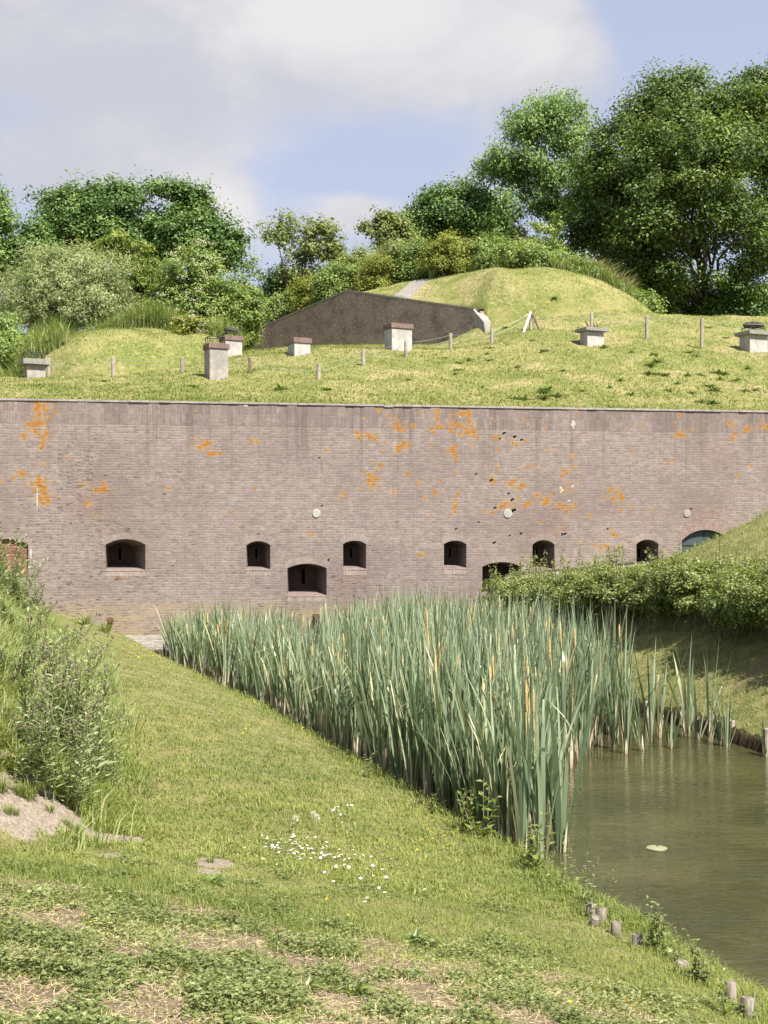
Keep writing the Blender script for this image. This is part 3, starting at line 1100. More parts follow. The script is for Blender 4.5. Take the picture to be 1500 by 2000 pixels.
BARE = []
for u, v, wu, wv_ in ((60, 1575, 80, 42), (120, 1590, 70, 30), (20, 1600, 60, 40), (170, 1625, 60, 14), (235, 1640, 60, 10), (215, 1672, 26, 8), (30, 1545, 40, 40), (75, 1540, 40, 26), (420, 1685, 40, 11), (408, 1702, 26, 7),
                     (20, 1380, 14, 40), (10, 1480, 16, 30)):
    x_, y_, _z = ground_hit(u, v)
    sc = y_ / F
    xa_, ya_, _ = ground_hit(u, v - wv_)
    xb_, yb_, _ = ground_hit(u, v + wv_)
    BARE.append((x_, y_, max(wu * sc, .05), min(max(abs(ya_ - yb_) / 2, .05), .9), 0.0))


def straw_mask(x, y):
    n_ = fbm(x * .9, y * .9, 4, 21.0)
    s = np.interp(y, EY, EX) - x
    near = sst(7.2, 4.6, y + .6 * s * 0)
    m = sst(.47, .64, n_ + .10 * near) * (.30 + .30 * near)
    fine = fbm(x * 4.4, y * 4.4, 4, 40) + .10 * fbm(x * 9, y * 9, 2, 12)
    zone = sst(7.8, 6.6, y + 1.5 * (fbm(x * 1.2, y * 1.2, 3, 52) - .5)) * sst(.8, 1.7, s)
    m = np.maximum(m, zone * (.45 + .55 * sst(.60, .48, fine)))
    m = np.maximum(m, sst(.5, 2.2, s - np.interp(y, SFY, SFX)) * sst(.40, .6, fbm(x * .7, y * .7, 3, 44)) * sst(17, 12, y))
    r = x - np.interp(y, RY, RX)
    m = m * (r < 0)
    m = np.maximum(m, .45 * sst(.3, .9, r) * sst(2.6, 1.6, r) * sst(.42, .6, fbm(x * .8, y * .8, 3, 61)))
    return np.clip(m, 0, 1)


def fan(us, ds, zf, xoff=0.0):
    U, D = np.meshgrid(us, ds)
    X = (U - 750) / F * D
    return X, D, zf(X, D)


us = np.concatenate([np.arange(-2600, -300, 60), np.arange(-300, 1800, 9), np.arange(1800, 4200, 60)])
ds = np.geomspace(1.2, 37.0, 300)
X, Dd, Z = fan(us, ds, lz)
keep = Dd < wall_y(X) + .35
Dc = np.minimum(Dd, wall_y(X) + .06)
# columns stop at the wall's face
X = (np.broadcast_to(us, Dd.shape) - 750) / F * Dc
for _ in range(3):
    Dc = np.minimum(Dd, wall_y(X) + .06)
    X = (np.broadcast_to(us, Dd.shape) - 750) / F * Dc
Z = lz(X, Dc)
mb = MB()
mb.grid(np.stack([X, Dc, Z], -1))
ground = mb.build('ground', M['ground'], smooth=True)
tag(ground, 'grassy bank with bare sandy patches sloping down to the moat', 'ground', kind='structure')
s_ = np.interp(Dc, EY, EX) - X
r_ = X - np.interp(Dc, RY, RX)
mud = np.maximum(sst(.10, -.02, s_) * (r_ < 0), sst(.20, .06, r_ + (fbm(X * 3, Dc * 3, 3, 9) - .5) * .3) * (r_ > -.5))
for nm, arr in (('soil', bare_mask(X, Dc)), ('straw', straw_mask(X, Dc)), ('mud', mud)):
    at = ground.data.attributes.new(nm, 'FLOAT', 'POINT')
    at.data.foreach_set('value', arr.ravel().astype(np.float32))


def water_material():
    m, nt = new_mat('murky_moat_water')
    co = nt.n('ShaderNodeTexCoord').outputs['Object']
    n1 = nt.noise(nt.mapping(co, (.8, 2.6, 1)), 3.4, 3, .5, .5)
    n2 = nt.noise(nt.mapping(co, (1.0, 2.2, 1)), 11.0, 3, .5, .2)
    n3 = nt.noise(co, .55, 3, .5)
    h = nt.math('ADD', nt.math('MULTIPLY', n1, 1.0), nt.math('MULTIPLY', n2, .30))
    h = nt.math('MULTIPLY', h, nt.rng(n3, .35, .65, .45, 1.1))
    col = nt.mix(nt.rng(nt.noise(co, .5, 4, .6), .4, .65), (.036, .036, .015, 1), (.062, .059, .024, 1))
    p = nt.n('ShaderNodeBsdfPrincipled')
    nt.put(p.inputs['Base Color'], col)
    p.inputs['Roughness'].default_value = .015
    p.inputs['IOR'].default_value = 1.333
    p.inputs['Specular IOR Level'].default_value = 1.0
    b = nt.n('ShaderNodeBump')
    b.inputs['Strength'].default_value = .34
    b.inputs['Distance'].default_value = .06
    nt.put(b.inputs['Height'], h)
    nt.t.links.new(b.outputs[0], p.inputs['Normal'])
    o_ = nt.n('ShaderNodeOutputMaterial')
    nt.t.links.new(p.outputs[0], o_.inputs[0])
    return m


M['water'] = water_material()
ys = np.linspace(0, 37, 60)
mb = MB()
G = np.zeros((60, 2, 3))
G[:, 0, 0] = np.interp(ys, EY, EX) - .6
G[:, 1, 0] = np.interp(ys, RY, RX) + .6
G[:, 0, 1] = np.minimum(ys, wall_y(G[:, 0, 0]) + .05)
G[:, 1, 1] = np.minimum(ys, wall_y(G[:, 1, 0]) + .05)
G[:, :, 2] = WATER_Z
mb.grid(G)
water = mb.build('water', M['water'])
tag(water, 'murky olive moat water with fine ripples', 'water', kind='structure')

# ---------------------------------------------------------------- terrain: the rampart on top of the fort
HWR = np.array([3.5, 46.5])
HWD = np.array([-.575, .818])
HWD = HWD / np.linalg.norm(HWD)
HWN = np.array([HWD[1], -HWD[0]])     # behind the headwall


def hw_top(k):
    return np.interp(k, [-1, 0, 8.8, 16, 19], [8.15, 8.35, 10.45, 9.9, 9.6])


def uz(x, y):
    x = np.asarray(x, float)
    y = np.asarray(y, float)
    e = np.maximum(y - wall_y(x) - .45, 0)
    s1 = np.interp(x, [-8, -5, -2, 3, 6], [.25, .29, .34, .35, .40])
    s2 = np.interp(x, [-7, -5.2, -2, 2, 4.5, 8], [0, .19, .17, .17, .33, .40])
    b1 = np.interp(x, [-8, -5], [5.2, 8])
    em = np.interp(x, [2, 5], [15, 12.5])
    z = 3.5 + s1 * np.minimum(e, b1) + s2 * np.clip(e - b1, 0, np.maximum(em - b1, 0))
    # far left the ground behind climbs again
    z = z + sst(46.5, 53, y) * sst(-4.5, -8, x) * 3.1 + sst(47, 52, y) * sst(-11.5, -13, x) * .6
    # small grass mound on the left
    q = ((x + 9.25) / 3.75) ** 2 + ((y - 46) / 5.6) ** 2
    z = z + 2.7 * np.clip(1 - q, 0, 1) ** .58
    # large mound behind the headwall
    dx, dy = x - HWR[0], y - HWR[1]
    k = dx * HWD[0] + dy * HWD[1]
    n = dx * HWN[0] + dy * HWN[1]
    q = ((x - 3.3) / 8.2) ** 2 + ((y - 53.0) / 6.9) ** 2
    dome = 3.0 * np.clip(1 - q, 0, 1) ** .70
    front = np.where(n < .12, sst(1.6, -1.4, k), 1.0)
    plain = np.maximum(z, np.where(n > 0, 7.9, z))
    zm = z + dome * front
    wt = hw_top(k)
    behind = np.minimum(np.maximum(plain + dome, wt - .06), wt - .05 + (.45 + .9 * np.exp(-np.maximum(k, 0) / 1.6)) * np.maximum(n, 0))
    inb = (n > .12) & (k > 0) & (k < 17)
    z = np.where(inb, np.maximum(behind, z), zm)
    z = z + (fbm(x * .6, y * .6, 4, 12.0) - .5) * .22 * sst(0, 2, e) + (fbm(x * 2.5, y * 2.5, 3, 2.0) - .5) * .07 * sst(0, 1, e)
    return z


def rampart_material():
    m, nt = new_mat('rampart_turf')
    co = nt.n('ShaderNodeTexCoord').outputs['Object']
    n1 = nt.noise(co, .75, 6, .62)
    n2 = nt.noise(co, 7, 5, .7)
    n3 = nt.noise(co, 30, 4, .7)
    c = nt.mix(nt.rng(n1, .38, .62), (.140, .168, .042, 1), (.240, .228, .085, 1))
    c = nt.mix(nt.rng(n2, .48, .70, 0, .8), c, (.36, .295, .14, 1))
    c = nt.mix(nt.rng(n3, .50, .72, 0, .6), c, (.10, .115, .03, 1))
    gr = nt.n('ShaderNodeAttribute', attribute_name='grav').outputs['Fac']
    dry = nt.n('ShaderNodeAttribute', attribute_name='dry').outputs['Fac']
    c = nt.mix(nt.rng(nt.math('ADD', dry, nt.math('MULTIPLY', nt.math('SUBTRACT', n2, .5), .8)), .35, .75, 0, .8), c, (.38, .29, .165, 1))
    c = nt.mix(nt.rng(nt.math('ADD', gr, nt.math('MULTIPLY', nt.math('SUBTRACT', n2, .5), .3)), .4, .55), c,
               nt.mix(nt.rng(n3, .35, .65), (.15, .135, .115, 1), (.36, .33, .29, 1)))
    finish(nt, c, .95, .1, nt.math('ADD', n2, n3), .8, .05)
    return m


M['rampart'] = rampart_material()
us = np.concatenate([np.arange(-1800, -300, 50), np.arange(-300, 1800, 8), np.arange(1800, 3300, 50)])
tt = np.concatenate([np.linspace(0, 28, 220), np.geomspace(28.5, 500, 30)])
U, T = np.meshgrid(us, tt)
kk = (U - 750) / F
yw = D0 / (1 - kk * math.tan(TH)) + .40
Dd = yw + T
X = kk * Dd


def seg_mask(x, y, pts, wd):
    a = np.full(np.shape(x), 9.0)
    for (ax, ay), (bx, by) in zip(pts[:-1], pts[1:]):
        dx, dy = bx - ax, by - ay
        t = np.clip(((x - ax) * dx + (y - ay) * dy) / (dx * dx + dy * dy), 0, 1)
        a = np.minimum(a, np.hypot(x - ax - t * dx, y - ay - t * dy))
    return np.clip(1 - a / wd * .5, 0, 1)


def up_hit(u, v):
    d = np.linspace(35.5, 60, 3000)
    x = (u - 750) / F * d
    g = uz(x, d)
    zr = (HOR - v) / F * d
    k = np.argmax(zr < g) if (zr < g).any() else int(np.argmin(zr - g))
    return x[k], d[k], g[k]


GP1 = [(.7, 50.9), (1.1, 51.8), (1.6, 53.0), (2.4, 54.2)]
GP2 = [(-13.2, 42.5), (-12.6, 43.6), (-12.0, 44.6)]


def grav_mask(x, y):
    return np.maximum(seg_mask(x, y, GP1, .42), seg_mask(x, y, GP2, .35))


def dry_mask(x, y):
    a = .55 * sst(.46, .70, fbm(x * .9, y * .9, 4, 31))
    a = np.maximum(a, .5 * np.exp(-(((x - 4.4) / 1.3) ** 2 + ((y - 47.2) / 1.2) ** 2)))
    return a


mb = MB()
Zu = uz(X, Dd)
mb.grid(np.stack([X, Dd, Zu], -1))
hill = mb.build('hill', M['rampart'], smooth=True)
tag(hill, 'mown grass rampart with a grassy mound above the fort wall', 'hill', kind='structure')
for nm, arr in (('grav', grav_mask(X, Dd)), ('dry', dry_mask(X, Dd))):
    at = hill.data.attributes.new(nm, 'FLOAT', 'POINT')
    at.data.foreach_set('value', arr.ravel().astype(np.float32))
wall['kind'] = 'thing'

# the dark brick headwall set into the mound
L_ = 17.5
hw_rz = math.atan2(HWD[1], HWD[0]) + math.pi      # local +x runs from the far left end to the near right end
HW_ORG = HWR + HWD * L_
mb = MB()
ks = np.linspace(L_, 0, 67)
xs = L_ - ks
zt = hw_top(ks) + np.where(ks < .45, -(.45 - ks) * 1.6, 0) * 0
gb = np.stack([HWR[0] + HWD[0] * ks - HWN[0] * .2, HWR[1] + HWD[1] * ks - HWN[1] * .2], 1)
zb = uz(gb[:, 0], gb[:, 1]) - .35
t = np.linspace(0, 1, 14)[:, None]
Zg = zb[None] * (1 - t) + zt[None] * t
mb.grid(np.stack([np.broadcast_to(xs, Zg.shape), np.zeros_like(Zg), Zg], -1))
for xx in (0.0, L_):
    i = 0 if xx == 0 else -1
    mb.add([(xx, 0, zb[i]), (xx, .5, zb[i]), (xx, .5, zt[i]), (xx, 0, zt[i])], [(0, 1, 2, 3)])
headwall = mb.build('headwall', M['brick_dark'])
headwall.location = (HW_ORG[0], HW_ORG[1], 0)
headwall.rotation_euler = (0, 0, hw_rz)
tag(headwall, 'dark brick gable headwall flecked with white lichen, built into the big grass mound', 'wall', kind='thing')
mb = MB()
for i in range(len(xs) - 1):
    V = [(xs[i], -.05, zt[i] + .004), (xs[i + 1], -.05, zt[i + 1] + .004), (xs[i + 1], .5, zt[i + 1] + .004), (xs[i], .5, zt[i] + .004)]
    W_ = [(x, y, z + .07) for x, y, z in V]
    mb.add(V + W_, [(4, 5, 6, 7), (0, 1, 5, 4), (3, 7, 6, 2), (0, 3, 2, 1)])
mb.build('coping', M['concrete'], headwall)
mb = MB()
# sloping concrete block that closes the right end
V = [(L_ - .15, -.14, zt[-1] - 1.3), (L_ + .62, -.14, zt[-1] - 1.5), (L_ + .62, .6, zt[-1] - 1.4), (L_ - .15, .75, zt[-1] - 1.3),
     (L_ - .25, -.14, zt[-1] + .10), (L_ + .36, -.14, zt[-1] - .46), (L_ + .46, .6, zt[-1] - .40), (L_ - .25, .6, zt[-1] + .12)]
mb.add(V, [(0, 3, 2, 1), (4, 5, 6, 7), (0, 1, 5, 4), (1, 2, 6, 5), (2, 3, 7, 6), (3, 0, 4, 7)])
bevel(mb.build('end_block', M['concrete'], headwall), .03)

# ---------------------------------------------------------------- vent shafts on the rampart


def vent(label, u0, u1, vtop, vbase, cap, rz, d=None, corner=.30, top='rods', mat='concrete', cap_h=.16):
    """u0..u1 is the whole seen width, of which `corner` is the shaded left side"""
    um, = (u0 + u1) / 2,
    if d is None:
        x, d, z = up_hit(um, vbase)
    vbase = max(vbase, HOR - float(uz((um - 750) / F * d, d)) / d * F) if abs(HOR - float(uz((um - 750) / F * d, d)) / d * F - vbase) < 40 else vbase
    wpx = (u1 - u0)
    W = wpx * (1 - corner) / F * d / math.cos(rz)
    Dp = wpx * corner / F * d / max(math.sin(rz), .2)
    Dp = min(Dp, 1.3)
    cx, cy = (um - 750) / F * d, d + .25
    zb_ = (HOR - vbase) / F * d
    zt_ = (HOR - vtop) / F * d
    t = thing('vent_shaft', label, 'vent shaft', (cx, cy, zb_), rz, 'concrete vent shafts on the rampart')
    h = zt_ - zb_
    ov = .035 if cap == 'brick' else .12
    sw = W - 2 * ov
    sd = Dp - 2 * ov
    m_ = MB()
    m_.box((0, 0, (h - cap_h) / 2 - .3), (sw, sd, h - cap_h + .6))
    bevel(m_.build('shaft', M[mat], t), .015)
    m_ = MB()
    m_.box((0, 0, h - cap_h / 2), (W, Dp, cap_h))
    bevel(m_.build('cap', M['brick_cap'] if cap == 'brick' else M['concrete_grey'], t), .012)
    m_ = MB()
    if top == 'rods':
        for sx, sy in ((-.3, -.3), (.3, -.3), (.3, .3), (-.3, .3)):
            p = np.array([sx * W, sy * Dp, h - .02])
            m_ = MB()
            m_.tube([p, p + [rng.normal(0, .01), 0, .2]], .011, 5)
            m_.build('iron_rod', M['rust'], t)
    elif top == 'bent':
        for sx, sy, l in ((-.32, -.3, -.12), (-.20, -.1, -.07), (.12, -.3, -.08), (.24, .1, -.12)):
            p = np.array([sx * W, sy * Dp, h - .02])
            m_ = MB()
            m_.tube([p, p + [l * .4, 0, .12], p + [l, 0, .22]], .013, 5)
            m_.build('iron_rod', M['iron'], t)
    elif top == 'cage':
        z1 = h + .20
        c = [(-.40 * W, -.36 * Dp), (.30 * W, -.36 * Dp), (.30 * W, .36 * Dp), (-.40 * W, .36 * Dp)]
        for x_, y_ in c:
            m_.tube([(x_, y_, h - .02), (x_, y_, z1)], .013, 5)
        for (xa, ya), (xb, yb) in zip(c, c[1:] + c[:1]):
            m_.tube([(xa, ya, z1), (xb, yb, z1)], .013, 5)
            m_.tube([((xa + xb) / 2, (ya + yb) / 2, h - .02), ((xa + xb) / 2, (ya + yb) / 2, z1)], .010, 5)
        m_.build('iron_cage', M['iron'], t)
    elif top == 'lid':
        z1 = h + .17
        c = [(-.30 * W, -.30 * Dp), (.30 * W, -.30 * Dp), (.30 * W, .30 * Dp), (-.30 * W, .30 * Dp)]
        for x_, y_ in c:
            m_.tube([(x_, y_, h - .02), (x_, y_, z1)], .014, 5)
        for (xa, ya), (xb, yb) in zip(c, c[1:] + c[:1]):
            m_.tube([(xa, ya, z1 - .03), (xb, yb, z1 - .03)], .014, 5)
        m_.build('iron_frame', M['iron'], t)
        m_ = MB()
        an = np.arange(14) * 2 * math.pi / 14
        rr = .36 * W
        rings = []
        for zz, f in ((z1, .9), (z1 + .05, 1.04), (z1 + .13, 1.0), (z1 + .17, .7)):
            rings.append(np.stack([rr * f * np.cos(an) * (1 + .05 * np.sin(3 * an + zz * 40)), rr * .8 * f * np.sin(an), np.full(14, zz) + .012 * np.sin(5 * an)], 1))
        V = np.concatenate(rings + [np.array([[0, 0, z1 + .17], [0, 0, z1]])])
        Fq = [(k * 14 + i, k * 14 + (i + 1) % 14, (k + 1) * 14 + (i + 1) % 14, (k + 1) * 14 + i) for k in range(3) for i in range(14)]
        m_.add(V, Fq)
        m_.add(V, [(42 + i, 42 + (i + 1) % 14, 56) for i in range(14)] + [((i + 1) % 14, i, 57) for i in range(14)])
        m_.build('lid', M['moss'] if mat != 'rust' else M['rust'], t)
    return t


YW = R(25)
vent('low concrete vent shaft with a flat slab and wire cage at the left edge', 30, 97, 701, 738, 'slab', YW, None, .30, 'cage')
vent('tall plain concrete vent shaft with a brick rim and iron cage', 392, 448, 670, 741, 'brick', YW, None, .31, 'cage')
vent('pale concrete vent shaft with a brick rim and rusty lid behind the tall one', 424, 475, 656, 699, 'brick', YW, 43.5, .32, 'lid', 'concrete_pale')
vent('squat flaking white vent shaft with a brick rim left of the headwall', 557, 609, 660, 694, 'brick', YW, None, .34, 'rods', 'concrete_pale')
vent('square pale vent shaft with two rusty rods before the dark headwall', 748, 808, 632, 684, 'brick', YW, None, .27, 'rods', 'concrete_pale')
vent('vent shaft with an overhanging grey slab and four bent black rods', 1126, 1191, 640, 676, 'slab', YW, None, .26, 'bent', 'concrete_pale', .11)
vent('vent shaft with a slab and mossy round lid at the right edge', 1440, 1512, 647, 688, 'slab', YW, None, .26, 'lid', 'concrete_pale', .12)

# ---------------------------------------------------------------- the low wire fence
fence = thing('wire_fence', 'low wire fence of thin round wooden posts across the rampart slope', 'fence', (0, 40, 4.6))


def fpart(m_, name, mat):
    o_ = m_.build(name, mat, fence)
    o_.matrix_parent_inverse = Matrix.Translation((0, -40, -4.6))
    return o_


tops = []
for u, vt, vb, d, kind in ((95, 701, 737, 38.6, 'wood'), (222, 698, 737, 38.6, 'wood'), (356, 702, 737, 38.4, 'wood'), (490, 708, 743, 37.6, 'darkwood'),
                           (622, 710, 746, 36.9, 'wood'), (710, 682, 719, 39.0, 'wood'), (793, 666, 700, 40.6, 'wood'), (880, 652, 686, 42.2, 'wood'),
                           (960, 643, 675, 43.6, 'wood'), (1037, 609, 643, 44.6, 'wood'), (1155, 611, 650, 43.6, 'wood'), (1263, 617, 650, 43.5, 'wood'),
                           (1370, 622, 656, 42.8, 'wood'), (1560, 634, 668, 42.2, 'wood')):
    x = (u - 750) / F * d
    zg = float(uz(x, d))
    zt_ = (HOR - vt) / F * d
    zt_ = max(zt_, zg + .45)
    lean = rng.normal(0, .015, 2)
    m_ = MB()
    r_ = .058 + rng.normal(0, .004)
    P_ = [np.array([x, d, zg - .2]), np.array([x + lean[0] * .5, d, (zg + zt_) / 2]), np.array([x + lean[0], d + lean[1], zt_]), np.array([x + lean[0], d + lean[1], zt_ + .012])]
    m_.tube(P_, [r_, r_, r_ * .97, r_ * .8], 10)
    fpart(m_, 'post', M[kind])
    tops.append(np.array([x + lean[0], d - .05, zt_ - .05]))
x, d = (122 - 750) / F * 38.4, 38.4
m_ = MB()
zg = float(uz(x, d))
m_.tube([(x, d, zg - .1), (x, d, zg + .15)], .045, 8)
fpart(m_, 'post', M['palewood'])
# braced corner post
bx, by = (1037 - 750) / F * 44.6, 44.6
zt_ = tops[9][2] + .02
for du, dd, mat in ((-.34, -.35, 'palewood'), (.33, -.15, 'darkwood')):
    zz = float(uz(bx + du, by + dd))
    m_ = MB()
    m_.tube([(bx + du, by + dd, zz - .1), (bx + du * .05, by - .05, zt_)], .05 if mat == 'palewood' else .042, 8)
    fpart(m_, 'brace', M[mat])
for drop in (0, .17):
    m_ = MB()
    for a_, b_ in zip(tops[:-1], tops[1:]):
        q = np.linspace(0, 1, 7)[:, None]
        P_ = a_[None] * (1 - q) + b_[None] * q
        P_[:, 2] -= drop + .05 * 4 * (q[:, 0] * (1 - q[:, 0]))
        m_.tube(P_, .0042, 4, cap=False)
    fpart(m_, 'wire', M['wire'])

# ---------------------------------------------------------------- trees and shrubs


LEAF_FINE = .74


def crown_mesh(lobes, clumps, per, leaf, cr, droop=0.1, aspect=.62, fill=.35, flat=.75, seedv=0, gap=0.0, up=.55, cvar=.75, only=None):
    """lobes: (centre, (rx, ry, rz)).  Leaves gathered in clumps that sit on and inside the lobes."""
    g = np.random.default_rng(100 + seedv)
    leaf, per, cr, clumps = leaf * LEAF_FINE * 1.08, per * .95, cr * .72, int(clumps * 1.55)
    vol = np.array([l[1][0] * l[1][2] for l in lobes])
    cnt = np.maximum(4, (clumps * vol / vol.sum()).astype(int))
    C, O = [], []
    sd_ = seedv * 3.7
    for (c, r), n in zip(lobes, cnt):
        v = g.normal(size=(n, 3))
        v = unit(v)
        v[:, 2] = np.where(v[:, 2] < -.35, -v[:, 2] * .6, v[:, 2])
        rad = np.where(g.random(n) < fill, g.uniform(.25, .85, n), g.uniform(.80, 1.16, n))
        rad = rad * (.70 + .58 * fbm(v[:, 0] * 1.9 + v[:, 1] * 1.3 + sd_, v[:, 2] * 1.9 - v[:, 1] + sd_ + c[0], 2))
        C.append(np.array(c) + v * np.array(r) * rad[:, None])
        O.append(v)
    C = np.concatenate(C)
    O = np.concatenate(O)
    if gap > 0:
        keep_ = fbm(C[:, 0] * .5 + C[:, 1] * .4, C[:, 2] * .5, 3, seedv) > gap
        C, O = C[keep_], O[keep_]
    nC = len(C)
    size = g.uniform(.40, 1.45, nC) ** 1.15
    k = np.maximum(5, g.poisson(per * size ** 1.5)).astype(int)
    I = np.repeat(np.arange(nC), k)
    n = len(I)
    off = g.normal(size=(n, 3)) * .47
    off *= np.minimum(1, 1.05 / (np.linalg.norm(off, axis=1, keepdims=True) + 1e-9))
    ax = unit(O * [1, 1, .6] + g.normal(size=(nC, 3)) * .5 + [0, 0, .25])
    off = off * .8 + ax[I] * np.clip(g.normal(size=n) * .55, -1.0, 1.0)[:, None]
    off[:, 2] *= flat
    P = C[I] + off * (cr * size[I])[:, None]
    out = unit(O[I] * .5 + off * .8)
    N = unit(out * .6 + np.array([0, 0, up]) + g.normal(size=(n, 3)) * .38)
    Dv = unit(np.cross(N, g.normal(size=(n, 3))) + np.array([0, 0, -droop]))
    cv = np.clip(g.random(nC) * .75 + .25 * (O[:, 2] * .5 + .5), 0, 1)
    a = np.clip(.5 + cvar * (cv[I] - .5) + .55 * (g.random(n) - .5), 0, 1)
    L = leaf * g.uniform(.6, 1.25, n)
    m_ = MB()
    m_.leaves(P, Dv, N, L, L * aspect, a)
    return m_, C


def limb(m_, a, b, r0, r1, sag=.1, n=6, wob=.12, g=rng, sides=6):
    a, b = np.array(a, float), np.array(b, float)
    q = np.linspace(0, 1, n)[:, None]
    P_ = a * (1 - q) + b * q
    ln = np.linalg.norm(b - a)
    P_[1:-1] += g.normal(size=(n - 2, 3)) * wob * ln * .25
    P_[:, 2] += sag * ln * np.sin(q[:, 0] * math.pi)
    m_.tube(P_, r0 * (1 - q[:, 0]) + r1 * q[:, 0], sides, cap=False)
    return P_


def tree(name, label, cat, base, lobes_px, d, mat, clumps, per, leaf, cr, trunk_r=.25, n_limb=26, group=None, stems=1, dspread=1.0, extra=None, bark='bark', trunk_name='trunk', show_trunk=True, **kw):
    """lobes_px: (u, v, ru, rv[, dd]) seen at depth d"""
    g = np.random.default_rng(abs(hash(label)) % 1000 if False else sum(map(ord, label)) % 997)
    bu, bv = base
    b = PX(bu, bv, d)
    root = thing(name, label, cat, tuple(b), 0, group)
    lobes = []
    if cat in ('bush', 'shrub'):
        zg = float(uz((bu - 750) / F * d, d))
        bv = min(max(bv, HOR - zg / d * F), bv + 90)
        b = PX(bu, bv, d)
        root.location = tuple(b)
        low = [(l[0], (l[1] + l[3] * .3 + bv) / 2, l[2] * .95, max(8, (bv - l[1] - l[3] * .3) / 2), -.2) for l in lobes_px if l[1] + l[3] < bv - 4]
        lobes_px = list(lobes_px) + low
        clumps = int(clumps * (1 + .55 * len(low) / len(lobes_px)))
    for l in lobes_px:
        u, v, ru, rv = l[:4]
        dd = d + (l[4] if len(l) > 4 else 0)
        sc = dd / F
        lobes.append((PX(u, v, dd) - b, (ru * sc, (ru + rv) / 2 * sc * dspread, rv * sc)))
    m_, C = crown_mesh(lobes, clumps, per, leaf, cr, seedv=sum(map(ord, label)) % 91, **kw)
    cm = m_.build('crown', mat, root)
    t_ = MB()
    hi = max(l[0][2] + l[1][2] for l in lobes)
    for s in range(stems):
        off = np.array([g.normal(0, .35), g.normal(0, .3), 0]) * (0 if stems == 1 else 1)
        topc = lobes[s % len(lobes)][0]
        P_ = limb(t_, off + np.array([0, 0, -.5]), np.array([topc[0] * .55 + off[0], topc[1] * .4, max(hi * .62, topc[2] * .8)]), trunk_r, trunk_r * .3, 0, 8, .10, g, 8)
        sel = g.choice(len(C), min(len(C), max(3, n_limb // stems)), replace=False)
        for j in sel:
            c = C[j]
            i0 = int(np.clip(np.argmin(np.abs(P_[:, 2] - (c[2] - np.linalg.norm(c[:2] - P_[:, :2], axis=1) * .75))), 1, len(P_) - 1))
            q = limb(t_, P_[i0], c, trunk_r * .42 * (1 - i0 / (len(P_) + 2)), .012, .06, 6, .16, g, 5)
            if n_limb > 20:
                jj = np.argsort(np.linalg.norm(C - c, axis=1))[1:3]
                for j2 in jj:
                    limb(t_, q[3], C[j2], trunk_r * .12, .01, .05, 4, .15, g, 4)
    if show_trunk:
        t_.build(trunk_name, M[bark], root)
    return root, cm, C, lobes, b


# --- back row, right: the big oak, the ash and their neighbours
tree('oak_tree', 'tall broad dark green oak filling the right side, its grey trunk forking low', 'tree', (1385, 625),
     [(1330, 249, 105, 80), (1405, 214, 80, 55), (1225, 239, 24, 34), (1245, 209, 26, 26), (1290, 182, 30, 26), (1345, 164, 26, 20), (1175, 269, 22, 26), (1168, 334, 26, 40), (1440, 179, 26, 24), (1250, 284, 70, 60), (1215, 354, 55, 60, -1), (1300, 394, 120, 110), (1420, 324, 110, 120), (1395, 484, 110, 80, 1.5), (1270, 504, 90, 75, 1),
      (1180, 304, 28, 40), (1195, 424, 50, 60), (1350, 304, 120, 90, -3), (1300, 174, 40, 30), (1380, 164, 45, 25), (1300, 474, 90, 80, -2.5), (1430, 424, 80, 90, -2.5), (1260, 544, 60, 45, -1.5), (1450, 534, 50, 40, -2), (1330, 384, 90, 55, -3.5), (1250, 444, 60, 50, -2.5), (1295, 549, 55, 45, -2.5), (1445, 564, 60, 42, -2.5), (1480, 504, 40, 50, -2)],
     58, M['oak'], 900, 105, .21, .92, .26, 54, fill=.38, gap=.36)
tree('oak_tree', 'oak cut off by the right edge, standing beside the broad oak', 'tree', (1560, 630),
     [(1500, 210, 70, 80), (1530, 330, 90, 120), (1480, 440, 60, 90), (1560, 200, 80, 70), (1485, 158, 34, 30), (1462, 200, 24, 34), (1540, 500, 80, 80)],
     60, M['oak'], 330, 105, .21, .95, .30, 30, fill=.4, gap=.34)
tree('ash_tree', 'slender light green ash with an airy crown and bare pale stems showing', 'tree', (1085, 560),
     [(1085, 230, 55, 45), (1050, 270, 62, 60), (1115, 290, 36, 55), (1000, 330, 55, 48), (965, 330, 26, 30), (1060, 360, 75, 50), (1010, 410, 60, 50), (985, 455, 50, 40), (1100, 420, 40, 60)],
     64, M['ash'], 270, 95, .27, .88, .16, 40, aspect=.36, droop=.45, fill=.3, gap=.43, stems=3, bark='twig')
tree('oak_tree', 'dark mid-height oak between the ash and the broad oak', 'tree', (1190, 600),
     [(1165, 390, 40, 60), (1150, 470, 50, 60), (1210, 480, 55, 70), (1175, 560, 60, 40), (1130, 545, 40, 30), (1150, 330, 22, 26)],
     61, M['oak'], 200, 100, .22, .85, .25, 26, fill=.35, gap=.33)
tree('maple_tree', 'round dark green tree left of the ash behind the mound', 'tree', (900, 540),
     [(860, 420, 45, 50), (900, 440, 50, 55), (945, 440, 40, 60), (835, 455, 35, 35), (800, 445, 26, 24), (870, 385, 22, 20), (920, 395, 30, 30), (960, 480, 50, 40)],
     66, M['maple'], 250, 100, .23, .85, .25, 26, fill=.35, gap=.30)
tree('hazel_bush', 'yellowish green bush growing in front of the ash on the mound', 'bush', (1075, 545),
     [(1075, 455, 30, 34), (1060, 490, 42, 34), (1095, 500, 30, 26), (1080, 425, 14, 14)],
     57.5, M['elder'], 110, 55, .19, .48, .08, 18, fill=.3, gap=.3, stems=3, bark='twig', trunk_name='stems')
